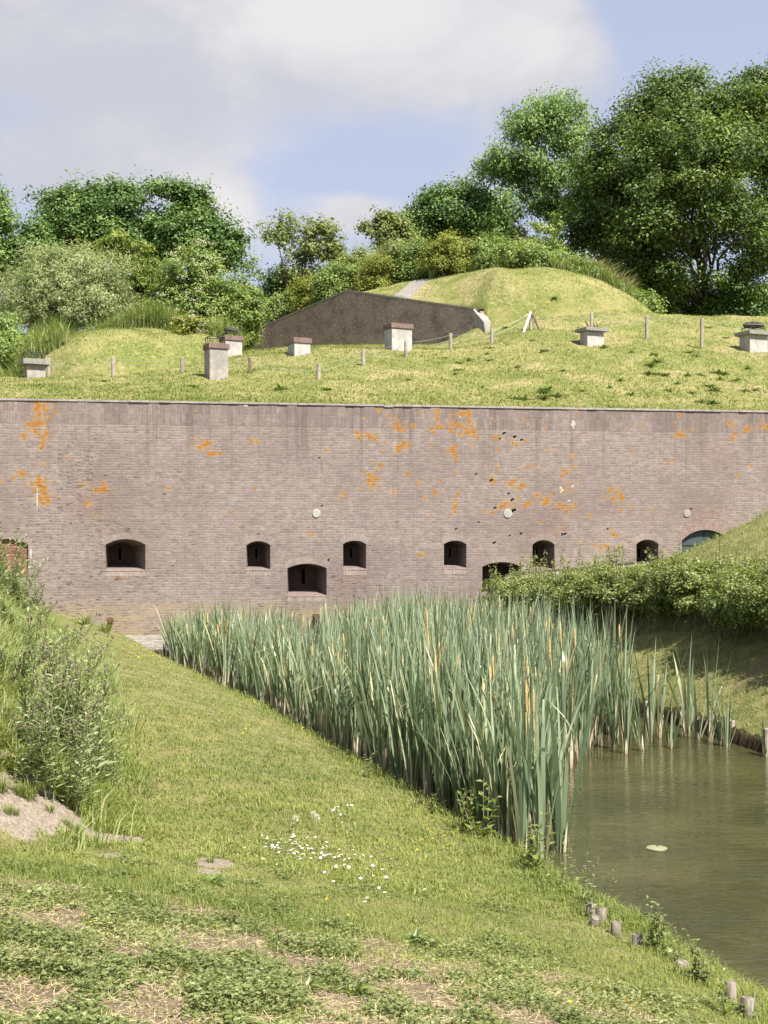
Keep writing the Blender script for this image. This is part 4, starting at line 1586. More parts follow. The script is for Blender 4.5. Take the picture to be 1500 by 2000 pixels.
# understorey behind the right end of the rampart
for i, (u, v, ru, rv, d, lab, mt) in enumerate((
        (1150, 570, 60, 50, 60.5, 'dark shrub under the trees just right of the mound top', 'oak'),
        (1250, 575, 60, 46, 56.8, 'dark shrub left of the broad oak trunk', 'maple'),
        (1330, 575, 50, 44, 62, 'deep green shrub directly behind the left fork of the oak trunk', 'oak'),
        (1440, 588, 55, 38, 57, 'dark shrub right of the broad oak trunk', 'maple'),
        (1520, 590, 60, 50, 60, 'dark shrub at the foot of the oak on the right edge', 'oak'))):
    tree('shrub', lab, 'shrub', (u, 625), [(u, v, ru, rv), (u - 25, v + 20, ru * .6, rv * .6), (u + 30, v + 15, ru * .6, rv * .7)], d, M[mt], 110, 90, .20, .75, .07, 12, stems=3, fill=.4, gap=.25, bark='twig', trunk_name='stems')

# --- back row, left
tree('maple_tree', 'big round dome-shaped dark green maple behind the bushes on the left', 'tree', (280, 660),
     [(150, 440, 55, 55), (240, 415, 85, 48), (325, 415, 78, 48), (390, 460, 55, 52), (140, 395, 18, 20), (180, 378, 22, 16), (300, 372, 24, 14), (385, 395, 22, 20), (200, 480, 110, 70), (320, 490, 120, 80), (430, 500, 45, 45), (125, 400, 30, 30), (450, 470, 22, 22), (350, 385, 40, 26), (225, 385, 40, 24)],
     66, M['maple'], 600, 110, .24, .88, .42, 44, fill=.35, gap=.24)
tree('oak_tree', 'tree leaning in at the left edge of the picture', 'tree', (-70, 660),
     [(-60, 420, 55, 70), (-5, 440, 24, 32), (-10, 395, 14, 30), (-50, 520, 60, 60), (2, 490, 18, 16)],
     62, M['ash'], 170, 95, .23, .85, .3, 24, fill=.35, gap=.32)
tree('maple_tree', 'low dark tree between the left edge tree and the round maple', 'tree', (60, 640),
     [(60, 492, 44, 30), (66, 462, 18, 18), (30, 530, 50, 40), (100, 505, 40, 36)],
     63, M['maple'], 160, 95, .23, .8, .2, 20, fill=.35, gap=.25)
tree('willow_bush', 'broad pale grey-green willow bush behind the small grass mound', 'bush', (130, 650),
     [(110, 560, 100, 60), (60, 590, 70, 50), (170, 540, 70, 45), (200, 585, 50, 45), (110, 510, 50, 30), (20, 610, 50, 45), (150, 600, 90, 40)],
     52.5, M['willow'], 400, 120, .20, .62, .1, 24, aspect=.22, droop=.1, up=.25, fill=.35, stems=5, gap=.22, bark='twig', trunk_name='stems')
tree('yew_tree', 'dark yellow-green feathery conifer between the willow bush and the elder', 'tree', (285, 650),
     [(285, 520, 36, 26), (275, 560, 48, 30), (300, 595, 50, 26), (260, 600, 36, 26), (290, 495, 16, 16), (230, 480, 40, 25), (320, 560, 30, 30)],
     54.5, M['yew'], 210, 60, .24, .50, .12, 16, aspect=.3, droop=.55, flat=.5, fill=.35, gap=.22)
_, cm, C, lobes, b = tree('elder_bush', 'elder bush carrying flat cream flower heads left of the dark headwall', 'bush', (385, 660),
     [(370, 540, 60, 40), (400, 580, 60, 45), (345, 590, 50, 40), (390, 505, 30, 20), (420, 620, 50, 30), (350, 625, 50, 26)],
     52, M['elder'], 270, 80, .16, .50, .09, 18, fill=.3, stems=5, gap=.24, bark='twig', trunk_name='stems')


def flower_heads(root, C, n, size, mat, seed, name='flower_heads'):
    g = np.random.default_rng(seed)
    sel = np.argsort(C[:, 1] - C[:, 2] * .7 + g.normal(0, .5, len(C)))[:n * 2]
    sel = g.choice(sel, min(n, len(sel)), replace=False)
    m_ = MB()
    for j in sel:
        c = C[j] + np.array([g.normal(0, .15), -.35, .25 + g.normal(0, .1)])
        k = 26
        o_ = g.normal(size=(k, 3)) * np.array([size, size, size * .35])
        N_ = unit(np.array([0, -.3, 1]) + g.normal(size=(k, 3)) * .4)
        m_.leaves(c + o_, unit(np.cross(N_, g.normal(size=(k, 3)))), N_, size * .5, size * .5, g.random(k))
    ob = m_.build(name, M[mat], root)
    ob['kind'] = 'stuff'
    return ob


flower_heads(cm.parent, C, 46, .11, 'cream', 4)
tree('elder_bush', 'loose green bush with leaning stems right of the flowering elder', 'bush', (470, 670),
     [(455, 560, 40, 40), (488, 530, 28, 34), (440, 605, 42, 36), (475, 590, 32, 42), (455, 640, 36, 24)],
     54, M['elder'], 220, 80, .16, .48, .09, 22, fill=.3, stems=4, gap=.32, bark='twig', trunk_name='stems')
_, cm, C, lobes, b = tree('elder_bush', 'small elder with white flower heads beside the pale vent shafts', 'bush', (405, 665),
     [(395, 640, 34, 16), (420, 650, 22, 12), (370, 632, 26, 14)], 48.5, M['bright'], 60, 50, .17, .36, .05, 8, fill=.3, stems=3, bark='twig', trunk_name='stems')
flower_heads(cm.parent, C, 18, .10, 'cream', 9)
tree('hawthorn_tree', 'thin airy hawthorn with bare branches against the sky left of the headwall', 'tree', (600, 600),
     [(590, 455, 60, 32), (550, 470, 32, 30), (640, 460, 26, 30), (610, 500, 48, 32), (590, 545, 55, 30), (560, 425, 16, 12), (640, 500, 30, 40)],
     60.5, M['hawthorn'], 190, 26, .20, .42, .10, 60, fill=.3, stems=4, gap=.30, bark='twig')
tree('maple_tree', 'dark leafy sapling behind the airy hawthorn', 'tree', (575, 620),
     [(575, 560, 45, 34), (545, 580, 36, 30), (610, 570, 30, 34)], 62, M['maple'], 100, 80, .19, .6, .1, 12, fill=.3, gap=.25)
tree('hawthorn_tree', 'small ragged hawthorn on the skyline left of the dark round tree', 'tree', (755, 520),
     [(760, 440, 30, 22), (735, 460, 22, 20), (780, 455, 22, 24), (745, 425, 12, 12), (710, 445, 8, 10), (770, 480, 40, 26)],
     58, M['hawthorn'], 100, 36, .20, .40, .08, 34, fill=.3, stems=3, gap=.28, bark='twig')
# bushes that crowd over the headwall and the mound top
for u, v, ru, rv, d, lab, mt, cl in (
        (508, 612, 26, 22, 61.5, 'bramble spilling over the far left end of the headwall', 'bramble', 60),
        (560, 592, 36, 20, 60, 'bramble along the sloping left shoulder of the headwall', 'bramble', 80),
        (620, 566, 44, 22, 58.3, 'mixed green bush above the left shoulder of the headwall', 'bright', 90),
        (665, 545, 44, 32, 56, 'olive green bush above the peak of the headwall', 'elder', 110),
        (705, 525, 46, 40, 57, 'tall pale green bush right above the headwall peak', 'hawthorn', 130),
        (745, 535, 42, 38, 55, 'yellowish green bush beside the gravel track on the mound', 'bright', 110),
        (780, 505, 46, 34, 55.5, 'grey-green bush at the top of the gravel track', 'willow', 110),
        (815, 502, 30, 30, 54.6, 'dark rounded bush where the gravel track ends', 'bramble', 70),
        (872, 492, 42, 32, 53, 'bright yellow-green bush on the crest of the mound', 'bright', 90),
        (905, 505, 34, 22, 53.4, 'low yellow-green growth on the mound crest', 'bright', 50),
        (965, 500, 40, 30, 53, 'dark green bush on the mound crest below the ash', 'bramble', 90),
        (1015, 508, 42, 28, 52.6, 'pale grassy bush right of the dark crest bush', 'elder', 60),
        (1075, 518, 36, 26, 52.2, 'small dark bush near the right end of the mound crest', 'bramble', 60),
        (1125, 532, 36, 24, 51.8, 'pale bush on the right shoulder of the mound', 'elder', 50),
        (1235, 590, 26, 20, 52.5, 'pale leafy elder where the mound meets the wood', 'elder', 70),
        (1265, 602, 22, 14, 52, 'low leafy shrub at the foot of the mound under the trees', 'bramble', 50),
        (30, 690, 34, 40, 44.5, 'dark leafy shrub at the left edge behind the low vent shaft', 'bramble', 90),
        (-10, 650, 40, 40, 46, 'bramble thicket at the left edge above the shaft', 'bramble', 80)):
    tree('bush', lab, 'bush', (u, v + rv * .9), [(u, v, ru, rv), (u - ru * .5, v + rv * .3, ru * .6, rv * .6), (u + ru * .5, v + rv * .35, ru * .6, rv * .6)], d, M[mt], int(cl * 1.3), 75, .15, .44, .05, 10,
         stems=3, fill=.35, gap=.18, bark='twig', trunk_name='stems', aspect=.5)

# ---------------------------------------------------------------- long grass round the mounds (nobody could count it)


def region_points(poly_uvd, n, g):
    """random places on the rampart inside a strip given as (u, v0, v1) at a depth range"""
    pts = []
    for (u0, u1, d0, d1, k) in poly_uvd:
        m = int(n * k)
        d = g.uniform(d0, d1, m)
        u = g.uniform(u0, u1, m)
        pts.append(np.stack([(u - 750) / F * d, d], 1))
    return np.concatenate(pts)


g = np.random.default_rng(77)
P2 = region_points([(-60, 130, 42, 49, .22), (60, 430, 48.2, 51.5, .34), (380, 470, 46.5, 50, .08), (840, 1140, 52.4, 54.6, .20), (1080, 1260, 51.0, 54.8, .18)], 42000, g)
mnd = ((P2[:, 0] + 9.35) / 3.4) ** 2 + ((P2[:, 1] - 46) / 4.2) ** 2
P2 = P2[mnd > .9]
zz = uz(P2[:, 0], P2[:, 1])
dens_ = fbm(P2[:, 0] * .7, P2[:, 1] * .7, 3, 4)
h = g.uniform(.55, 1.2, len(P2)) * (.5 + 1.0 * dens_) * np.where(P2[:, 0] > 0, .62, 1.0)
keep_ = (P2[:, 0] < 0) | (dens_ > .47)
P2, zz, h, dens_ = P2[keep_], zz[keep_], h[keep_], dens_[keep_]
mb = MB()
mb.blades(np.stack([P2[:, 0], P2[:, 1], zz - .03], 1), h, g.uniform(.022, .05, len(P2)), g.uniform(0, 6.28, len(P2)), g.uniform(.15, .75, len(P2)), np.clip(.25 + .5 * fbm(P2[:, 0] * .5, P2[:, 1] * .5, 3, 50) + g.normal(0, .16, len(P2)), 0, 1))
tag(mb.build('long_grass', M['tall_grass']), 'unmown long pale grass fringing the two grass mounds', 'grass', kind='stuff')

# dried flowering grasses on the right shoulder of the mound
P2 = region_points([(1110, 1230, 51.5, 55, 1)], 900, g)
zz = uz(P2[:, 0], P2[:, 1])
mb = MB()
mb.blades(np.stack([P2[:, 0], P2[:, 1], zz], 1), g.uniform(.6, 1.3, len(P2)), g.uniform(.03, .06, len(P2)), g.uniform(-.6, .8, len(P2)), g.uniform(.3, .9, len(P2)), g.uniform(.7, 1, len(P2)))
tag(mb.build('dry_grass', M['tall_grass']), 'straw-coloured dry grass stalks on the right shoulder of the big mound', 'grass', kind='stuff')

# mown turf of the rampart
n = 150000
u = g.uniform(-150, 1650, n)
t = 26 * g.random(n) ** 1.35
kk = (u - 750) / F
d = D0 / (1 - kk * math.tan(TH)) + .55 + t
x = kk * d
z = uz(x, d)
ok = (grav_mask(x, d) < .45) & (g.random(n) > .45 * dry_mask(x, d))
# nothing sprouts out of the headwall
dx, dy = x - HWR[0], d - HWR[1]
k_, n_ = dx * HWD[0] + dy * HWD[1], dx * HWN[0] + dy * HWN[1]
ok &= ~((k_ > -.8) & (k_ < 17) & (n_ > -.06) & (n_ < .6))
x, d, z = x[ok], d[ok], z[ok]
m = len(x)
pat = fbm(x * .8, d * .8, 4, 71)
pat2 = fbm(x * 4, d * 4, 3, 15)
mb = MB()
mb.blades(np.stack([x, d, z - .01], 1), g.uniform(.04, .10, m) * (.55 + pat2), g.uniform(.010, .022, m), g.uniform(0, 6.28, m), g.uniform(.5, 1.7, m),
          np.clip(.15 + .85 * pat * .7 + .35 * (pat2 - .4) + g.normal(0, .15, m), 0, 1))
tag(mb.build('mown_grass', M['rampart_grass']), 'short mown grass with straw patches covering the rampart', 'grass', kind='stuff')

# ---------------------------------------------------------------- turf of the lower banks
def bank_grass(n, dlo, dhi, pw, hlo, hhi, wlo, whi, seed, umin=-250, umax=1750):
    g = np.random.default_rng(seed)
    q = g.random(n)
    d = (dlo ** (1 - pw) + q * (dhi ** (1 - pw) - dlo ** (1 - pw))) ** (1 / (1 - pw))
    u = g.uniform(umin, umax, n)
    x = (u - 750) / F * d
    s = np.interp(d, EY, EX) - x
    r = x - np.interp(d, RY, RX)
    ok = ((s > .02) | (r > .03)) & (d < wall_y(x) - .03)
    bare = bare_mask(x, d)
    st = straw_mask(x, d)
    nz = fbm(x * 5, d * 5, 3, 91)
    ok &= (bare + .5 * (nz - .5)) < .36 + .10 * g.random(n)
    ok &= g.random(n) > .86 * st
    x, d, s, st, nz, r = x[ok], d[ok], s[ok], st[ok], nz[ok], r[ok]
    m = len(x)
    big = fbm(x * .8, d * .8, 4, 5)
    sf = np.interp(d, SFY, SFX)
    edge = sst(.75, .1, s) * (s > 0)
    rough = sst(-.25, .6, s - sf) * sst(8, 10, d)
    h = g.uniform(hlo, hhi, m) * (.65 + .7 * nz) * (1 + 1.1 * edge + 3.2 * rough) * (1 - .25 * st)
    h *= np.where(r > .1, 1.7, 1.0) * np.where(r > 3.2, 1.7, 1.0)
    v = .10 + .62 * big + .18 * st - .10 * edge * 0 + g.normal(0, .16, m) + .22 * rough * (fbm(x, d, 3, 8) - .3)
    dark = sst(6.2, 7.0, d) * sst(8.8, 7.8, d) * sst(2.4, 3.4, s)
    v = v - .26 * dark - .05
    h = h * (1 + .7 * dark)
    mb = MB()
    z = lz(x, d)
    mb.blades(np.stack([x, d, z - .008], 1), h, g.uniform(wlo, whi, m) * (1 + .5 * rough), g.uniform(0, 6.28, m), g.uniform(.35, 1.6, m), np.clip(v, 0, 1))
    return mb


tag(bank_grass(240000, 3.4, 11, 1.01, .022, .058, .0026, .0055, 1).build('near_grass', M['grass']), 'short green and straw-tinged grass on the near bank', 'grass', kind='stuff')
tag(bank_grass(250000, 9.0, 34.5, 1.35, .028, .07, .005, .011, 2, -800, 1750).build('far_grass', M['grass']), 'mown grass strip running along the moat towards the wall', 'grass', kind='stuff')

# long grass hanging over the left bank's shoulder
g = np.random.default_rng(8)
n = 42000
d = g.uniform(8.6, 31, n)
s = np.interp(d, SFY, SFX) + g.uniform(-.15, 4.5, n)
x = np.interp(d, EY, EX) - s
ok = (fbm(x * 1.1, d * 1.1, 3, 33) + .10 * sst(.3, 1.5, s - np.interp(d, SFY, SFX)) > .44) & (bare_mask(x, d) < .25) & ((x / d) > -.72)
x, d = x[ok], d[ok]
m = len(x)
mb = MB()
mb.blades(np.stack([x, d, lz(x, d) - .02], 1), g.uniform(.14, .42, m), g.uniform(.006, .016, m), g.uniform(-.9, 2.0, m), g.uniform(.3, 1.0, m), np.clip(.35 + .4 * fbm(x * .7, d * .7, 3, 3) + g.normal(0, .18, m), 0, 1))
tag(mb.build('bank_long_grass', M['tall_grass']), 'long bleached grass on the shoulder of the left bank', 'grass', kind='stuff')

# low creeping weeds with lobed leaves on the worn slope nearest the camera
g = np.random.default_rng(19)
n = 21000
d = 3.5 * (9.0 / 3.5) ** (g.random(n) ** 1.15)
u = g.uniform(-250, 1650, n)
x = (u - 750) / F * d
s = np.interp(d, EY, EX) - x
cl = fbm(x * 4.4, d * 4.4, 4, 40) + .10 * fbm(x * 9, d * 9, 2, 12)
lim = .540 + .14 * sst(6.3, 8.0, d) + .10 * sst(1.8, .8, s) - .025 * sst(1.0, -.6, x)
ok = (cl > lim + .05 * g.normal(size=n)) & (s > .35) & (bare_mask(x, d) < .5)
x, d = x[ok], d[ok]
m = len(x)
lift = np.clip((cl - lim)[ok] * 9, .25, 1.5)
base = np.stack([x, d, lz(x, d)], 1)
k = 9
I = np.repeat(np.arange(m), k)
az = g.uniform(0, 6.28, m * k)
rr = g.uniform(.006, .05, m * k)
hh = g.uniform(.006, .052, m * k) * lift[I]
P_ = base[I] + np.stack([np.cos(az) * rr, np.sin(az) * rr, hh], 1)
N_ = unit(np.stack([np.cos(az) * .35, np.sin(az) * .35, np.ones(m * k)], 1) + g.normal(size=(m * k, 3)) * .48)
D_ = unit(np.stack([np.cos(az), np.sin(az), g.normal(0, .25, m * k)], 1) + g.normal(size=(m * k, 3)) * .3)
cv = np.clip(.22 + .6 * fbm(x * 1.7, d * 1.7, 3, 66), 0, 1)
mb = MB()
L_f = g.uniform(.011, .028, m * k)
va = np.clip(cv[I] + g.normal(0, .17, m * k), 0, 1)
mb.leaves(P_, D_, N_, L_f, L_f * .5, va)
for da in (.85, -.85):
    c, s2 = math.cos(da), math.sin(da)
    D2 = unit(np.stack([D_[:, 0] * c - D_[:, 1] * s2, D_[:, 0] * s2 + D_[:, 1] * c, D_[:, 2]], 1))
    mb.leaves(P_, D2, N_, L_f * .8, L_f * .42, va)
tag(mb.build('creeping_weeds', M['weed']), 'low creeping green weeds over the worn ground nearest the camera', 'ground cover', kind='stuff')

# dry straw litter
n = 34000
d = 3.5 * (8.2 / 3.5) ** g.random(n)
u = g.uniform(-250, 1650, n)
x = (u - 750) / F * d
s = np.interp(d, EY, EX) - x
ok = (straw_mask(x, d) > .25 + .4 * g.random(n)) & (s > .3)
x, d = x[ok], d[ok]
m = len(x)
az = g.uniform(0, 6.28, m)
mb = MB()
P_ = np.stack([x, d, lz(x, d) + g.uniform(.002, .02, m)], 1)
D_ = unit(np.stack([np.cos(az), np.sin(az), g.normal(0, .18, m)], 1))
N_ = unit(np.stack([g.normal(0, .3, m), g.normal(0, .3, m), np.ones(m)], 1))
mb.leaves(P_, D_, N_, g.uniform(.02, .09, m), .0035, g.uniform(.55, 1, m))
M['straw'] = leaf_mat('straw', [(0, (.27, .20, .11)), (1, (.54, .44, .27))], .15, .7, .2)
tag(mb.build('straw_litter', M['straw']), 'bleached straw and dead stalks lying on the worn ground', 'litter', kind='stuff')

# ---------------------------------------------------------------- cattails standing in the moat


def cattail_leaf_strip(mb, base, az, h, tilt, curl, wd, tw, v0, kink=None, segs=7):
    q = np.linspace(0, 1, segs + 1)
    th = tilt + curl * q ** 2
    if kink is not None:
        th = th + np.where(q > kink, 1.5, 0)
    step = h / segs
    rr = np.concatenate([[0], np.cumsum(np.sin(th[:-1]) * step)])
    zz = np.concatenate([[0], np.cumsum(np.cos(th[:-1]) * step)])
    ca, sa = math.cos(az), math.sin(az)
    P_ = np.stack([base[0] + ca * rr, base[1] + sa * rr, base[2] + zz], 1)
    fa = az + tw + .5 * q
    side = np.stack([np.cos(fa), np.sin(fa), np.zeros_like(q)], 1)
    wdt = wd * np.minimum(1, (1 - q) * 2.6 + .02) * (.75 + .25 * np.minimum(1, q * 5))
    A_ = P_ - side * wdt[:, None] / 2
    B_ = P_ + side * wdt[:, None] / 2
    G = np.stack([A_, B_], 1)
    a = np.repeat(np.clip(v0 + .30 * np.maximum(0, .14 - q) / .14 + .10 * q, 0, 1), 2)
    mb.grid(G, a)


def cattail(seed, h=1.0):
    g = np.random.default_rng(seed)
    mb, ms, mf = MB(), MB(), MB()
    n = g.integers(7, 12)
    for i in range(n):
        az = g.uniform(0, 6.28)
        hh = h * g.uniform(.62, 1.10)
        b = np.array([math.cos(az) * .022, math.sin(az) * .022, 0])
        cattail_leaf_strip(mb, b, az, hh, abs(g.normal(.12, .10)), abs(g.normal(.15, .30)), g.uniform(.013, .030), g.uniform(-1.2, 1.2) + math.pi / 2,
                           np.clip(g.normal(.43, .25) + (.35 if g.random() < .08 else 0), .03, 1.0), kink=g.uniform(.55, .85) if g.random() < .16 else None)
    for i in range(g.integers(5, 10)):
        az = g.uniform(0, 6.28)
        b = np.array([math.cos(az) * .03, math.sin(az) * .03, -.02])
        cattail_leaf_strip(ms, b, az, h * g.uniform(.14, .36), abs(g.normal(.04, .05)), abs(g.normal(.1, .35)), g.uniform(.014, .026), g.uniform(-1, 1) + math.pi / 2, 0.5, segs=4)
    # soaked dark foot, paler further up
    for A_ in range(len(ms.A)):
        q = np.linspace(0, 1, len(ms.A[A_]) // 2)
        ms.A[A_] = np.repeat(np.clip(.04 + 1.9 * q + g.normal(0, .12), 0, 1), 2)
    if seed % 9 == 0:
        top = np.array([g.normal(0, .05), g.normal(0, .05), h * g.uniform(.80, .95)])
        mf.tube([(0, 0, 0), top * .5 + [.01, 0, 0], top], .006, 5)
        mf.tube([top - [0, 0, .16], top - [0, 0, .15], top - [0, 0, .03], top], [.006, .012, .011, .004], 6)
    return mb, ms, (mf if seed % 9 == 0 else None)


VAR = []
for sd in range(18):
    a, b, c = cattail(300 + sd)
    VAR.append((a.mesh('cattail', True), b.mesh('dry_sheath', True), c.mesh('flower_spike', True) if c else None, (a, b, c)))
for a, b, c, _ in VAR:
    a.materials.append(M['cattail'])
    b.materials.append(M['sheath'])
    if c:
        c.materials.append(M['spike'])

g = np.random.default_rng(41)
# outline of the bed seen from above: along the left edge, right side open to the water
LFT = lambda y: np.interp(y, EY, EX)
RGT = lambda y: np.interp(y, [11.9, 12.6, 13.5, 15, 16.3, 17.5, 19, 21, 23, 26, 29, 32], [1.50, 1.66, 1.58, 1.66, 2.30, 2.75, 3.30, 3.60, 3.45, 2.8, 2.1, 1.2])
pos = []
tries = 0
cell = {}
while len(pos) < 1500 and tries < 60000:
    tries += 1
    y = 11.9 + 20.3 * g.random() ** 1.05
    x0, x1 = LFT(y) + .10, RGT(y)
    x = g.uniform(x0, x1)
    f = (x - x0) / max(x1 - x0, .1)
    if y > 24 and f < .02:
        continue
    # thinner at the open edge, a gap near the wall where the bracket shows
    u_ = 750 + F * x / y
    if y > 25.0 and 565 < u_ < 650 and g.random() < .93:
        continue
    if y > 30.0 and not (u_ < 560) and g.random() < .6:
        continue
    if y < 16 and g.random() < .50:
        continue
    if u_ < 336:
        continue
    key = (int(x / .17), int(y / .17))
    if key in cell:
        continue
    cell[key] = 1
    pos.append((x, y))
for _k in range(14):
    y = g.uniform(17.0, 24)
    x = float(RGT(y)) + abs(g.normal(.12, .30))
    if x < np.interp(y, RY, RX) - .15:
        pos.append((x, y))
pos = np.array(sorted(pos, key=lambda p: p[1]))


def reed_h(x, y):
    # tops: shorter far away at the left, tallest in the middle
    u_ = 750 + F * x / y
    return np.interp(y, [12, 15, 20, 25, 32], [1.80, 1.95, 1.98, 1.95, 1.72]) * np.interp(u_, [330, 420, 560, 650, 800, 1000, 1250], [.80, .84, .80, .88, 1.04, 1.0, .95])


def put_cattail(x, y, h, label, group, var=None, rz=None, squash=1.0):
    a, b, c, _ = VAR[int(g.integers(0, 18)) if var is None else var]
    o_ = link('cattail', a)
    o_.location = (x, y, WATER_Z - .03)
    o_.rotation_euler = (g.normal(0, .03), g.normal(0, .03), g.uniform(0, 6.28) if rz is None else rz)
    o_.scale = (1.35 * squash, 1.35 * squash, h)
    for nm, me in (('dry_sheath', b), ('flower_spike', c)):
        if me is not None:
            link(nm, me, o_)
    tag(o_, label, 'cattail', group)
    return o_


NEAR = 285
for x, y in pos[:NEAR]:
    put_cattail(x, y, float(reed_h(x, y)) * g.uniform(.78, 1.10), 'blue-green cattail in the dense bed in the moat, straw sheaths at its foot', 'cattails of the dense bed')
# the rest of the bed, too many to tell apart, as one mass
mb = MB()
ms = MB()
for x, y in pos[NEAR:]:
    v = VAR[int(g.integers(0, 18))][3]
    rz = g.uniform(0, 6.28)
    c, s_2 = math.cos(rz), math.sin(rz)
    hs = float(reed_h(x, y)) * g.uniform(.78, 1.10)
    lx, ly = g.normal(0, .03, 2)
    for src, dst, mi in ((v[0], mb, 0), (v[1], mb, 1), (v[2], mb, 2)):
        if src is None:
            continue
        for Vv, Aa, in zip(src.V, src.A):
            pass
        Vv = np.concatenate(src.V)
        Aa = np.concatenate(src.A)
        W_ = np.empty_like(Vv)
        W_[:, 0] = (Vv[:, 0] * c - Vv[:, 1] * s_2) * 1.4 + x + lx * Vv[:, 2] * hs
        W_[:, 1] = (Vv[:, 0] * s_2 + Vv[:, 1] * c) * 1.4 + y + ly * Vv[:, 2] * hs
        W_[:, 2] = Vv[:, 2] * hs + WATER_Z - .03
        first = True
        n0 = dst.n
        for kk_ in (3, 4):
            if src.F[kk_]:
                f = np.concatenate(src.F[kk_])
                if first:
                    dst.add(W_, f, Aa, mi)
                    first = False
                else:
                    dst.F[kk_].append(f + n0)
                    dst.M[kk_].append(np.full(len(f), mi, int))
o_ = mb.build('cattail_bed', [M['cattail'], M['sheath'], M['spike']], None, True)
tag(o_, 'dense far part of the cattail bed reaching back to the fort wall', 'cattail bed', kind='stuff')
# loose stems and small tufts to the right of the bed, each told apart by where it stands
for u, v, hh, lab, sq in ((1096, 1662, 1.95, 'lone cattail fanning out at the near tip of the bed, standing clear in open water', 1.5),
                          (1010, 1600, 1.7, 'cattail with a pale straw foot just left of the lone near cattail', 1.2),
                          (1200, 1462, 1.5, 'cattail with a stout straw foot at the right corner of the bed', 1.1),
                          (1254, 1466, 1.35, 'cattail standing free right of the bed, its dark foot in the water', 1.2),
                          (1290, 1440, 1.5, 'slim cattail clump between the bed and the right bank', 1.1),
                          (1310, 1462, .75, 'short broken cattail stump with a dark foot near the right bank', .8),
                          (1343, 1438, 1.5, 'tall cattail fan before the stakes of the right bank', 1.4),
                          (1362, 1444, 1.2, 'green cattail with a bent leaf beside the tall fan on the right', 1.1),
                          (1387, 1448, 1.65, 'tallest single cattail close to the right bank', .8),
                          (1408, 1455, .75, 'dry thin cattail right of the tallest single one', .8),
                          (1420, 1458, 1.05, 'grey-green cattail sprig at the right bank, thin leaves', .8),
                          (1497, 1478, .7, 'dried straw cattail at the right edge of the water', .7)):
    d = -WATER_Z * F / (v - HOR)
    put_cattail((u - 750) / F * d, d, hh, lab, None, squash=sq)

# ---------------------------------------------------------------- hawthorn hedge on the right bank
HX = [(2.95, 32.2), (3.7, 30.0), (4.75, 27.0), (5.85, 23.6), (6.75, 20.0), (7.45, 17.0), (8.1, 14)]
hs_ = np.array(HX)
seg = np.concatenate([[0], np.cumsum(np.linalg.norm(np.diff(hs_, axis=0), axis=1))])


def hedge_pt(t):
    return np.interp(t, seg, hs_[:, 0]), np.interp(t, seg, hs_[:, 1])


g = np.random.default_rng(51)
lobes = []
for t in np.arange(.2, seg[-1], .34):
    x, y = hedge_pt(t)
    wv = .14 * math.sin(t * 1.7) + .10 * math.sin(t * 3.9 + 1) + g.normal(0, .09)
    zt_ = np.interp(y, [14, 17, 20, 24, 28, 30, 32.3], [-.32, -.38, -.48, -.55, -.60, -.74, -.98]) + wv * .6
    zb_ = float(lz(x + .1, y)) - .05
    hz = max(.5, (zt_ - zb_) / 2)
    for off in (-.05, .42):
        lobes.append((np.array([x + off + g.normal(0, .16), y + g.normal(0, .14), (zt_ + zb_) / 2 + .1 * (off > 0) + g.normal(0, .10)]), (.44 * g.uniform(.75, 1.25), .48, hz * (.85 if off < 0 else 1) * g.uniform(.85, 1.1))))
hroot = thing('hedge', 'bushy pale green hawthorn hedge along the right bank above the water', 'hedge', (5.1, 23.6, -1.6))
m_, C = crown_mesh(lobes, 3000, 52, .075, .19, seedv=5, aspect=.7, fill=.35, gap=.16, up=.6, flat=.8)
o_ = m_.build('hedge_foliage', M['hawthorn'], hroot)
o_.location = (-5.1, -23.6, 1.6)
m_, t_ = MB(), MB()
for i in range(130):
    t = g.uniform(.3, seg[-1])
    x, y = hedge_pt(t)
    x += g.normal(0, .28)
    zt_ = np.interp(y, [14, 17, 20, 24, 28, 30, 32.3], [-.32, -.38, -.48, -.55, -.60, -.74, -.98])
    hgt = abs(g.normal(.22, .13)) + .05
    if y > 27 and g.random() < .4:
        hgt += .2
    b = np.array([x, y, zt_ - .35])
    e = np.array([x + g.normal(0, .07), y + g.normal(0, .07), zt_ + hgt])
    t_.tube([b, (b + e) / 2, e], [.008, .006, .003], 4, cap=False)
    k = int(12 + hgt * 60)
    q = g.uniform(.3, 1, k)
    P_ = b + (e - b) * q[:, None] + g.normal(size=(k, 3)) * .03
    N_ = unit(g.normal(size=(k, 3)) * .6 + [0, 0, .7])
    D_ = unit(g.normal(size=(k, 3)))
    m_.leaves(P_, D_, N_, g.uniform(.035, .07, k), .035, np.clip(g.normal(.62, .2, k), 0, 1))
o_ = m_.build('sprigs', M['hawthorn'], hroot)
o_.location = (-5.1, -23.6, 1.6)
o_['kind'] = 'stuff'
for i in range(70):
    t = .2 + i * (seg[-1] - .4) / 70
    x, y = hedge_pt(t)
    zb_ = float(lz(x, y))
    limb(t_, (x + g.normal(0, .1), y, zb_ - .1), (x + g.normal(0, .3), y + g.normal(0, .2), zb_ + g.uniform(.5, .9)), .02, .006, 0, 5, .2, g, 5)
o_ = t_.build('hedge_stems', M['twig'], hroot)
o_.location = (-5.1, -23.6, 1.6)
o_['kind'] = 'stuff'

# ---------------------------------------------------------------- single plants, built in code and copied


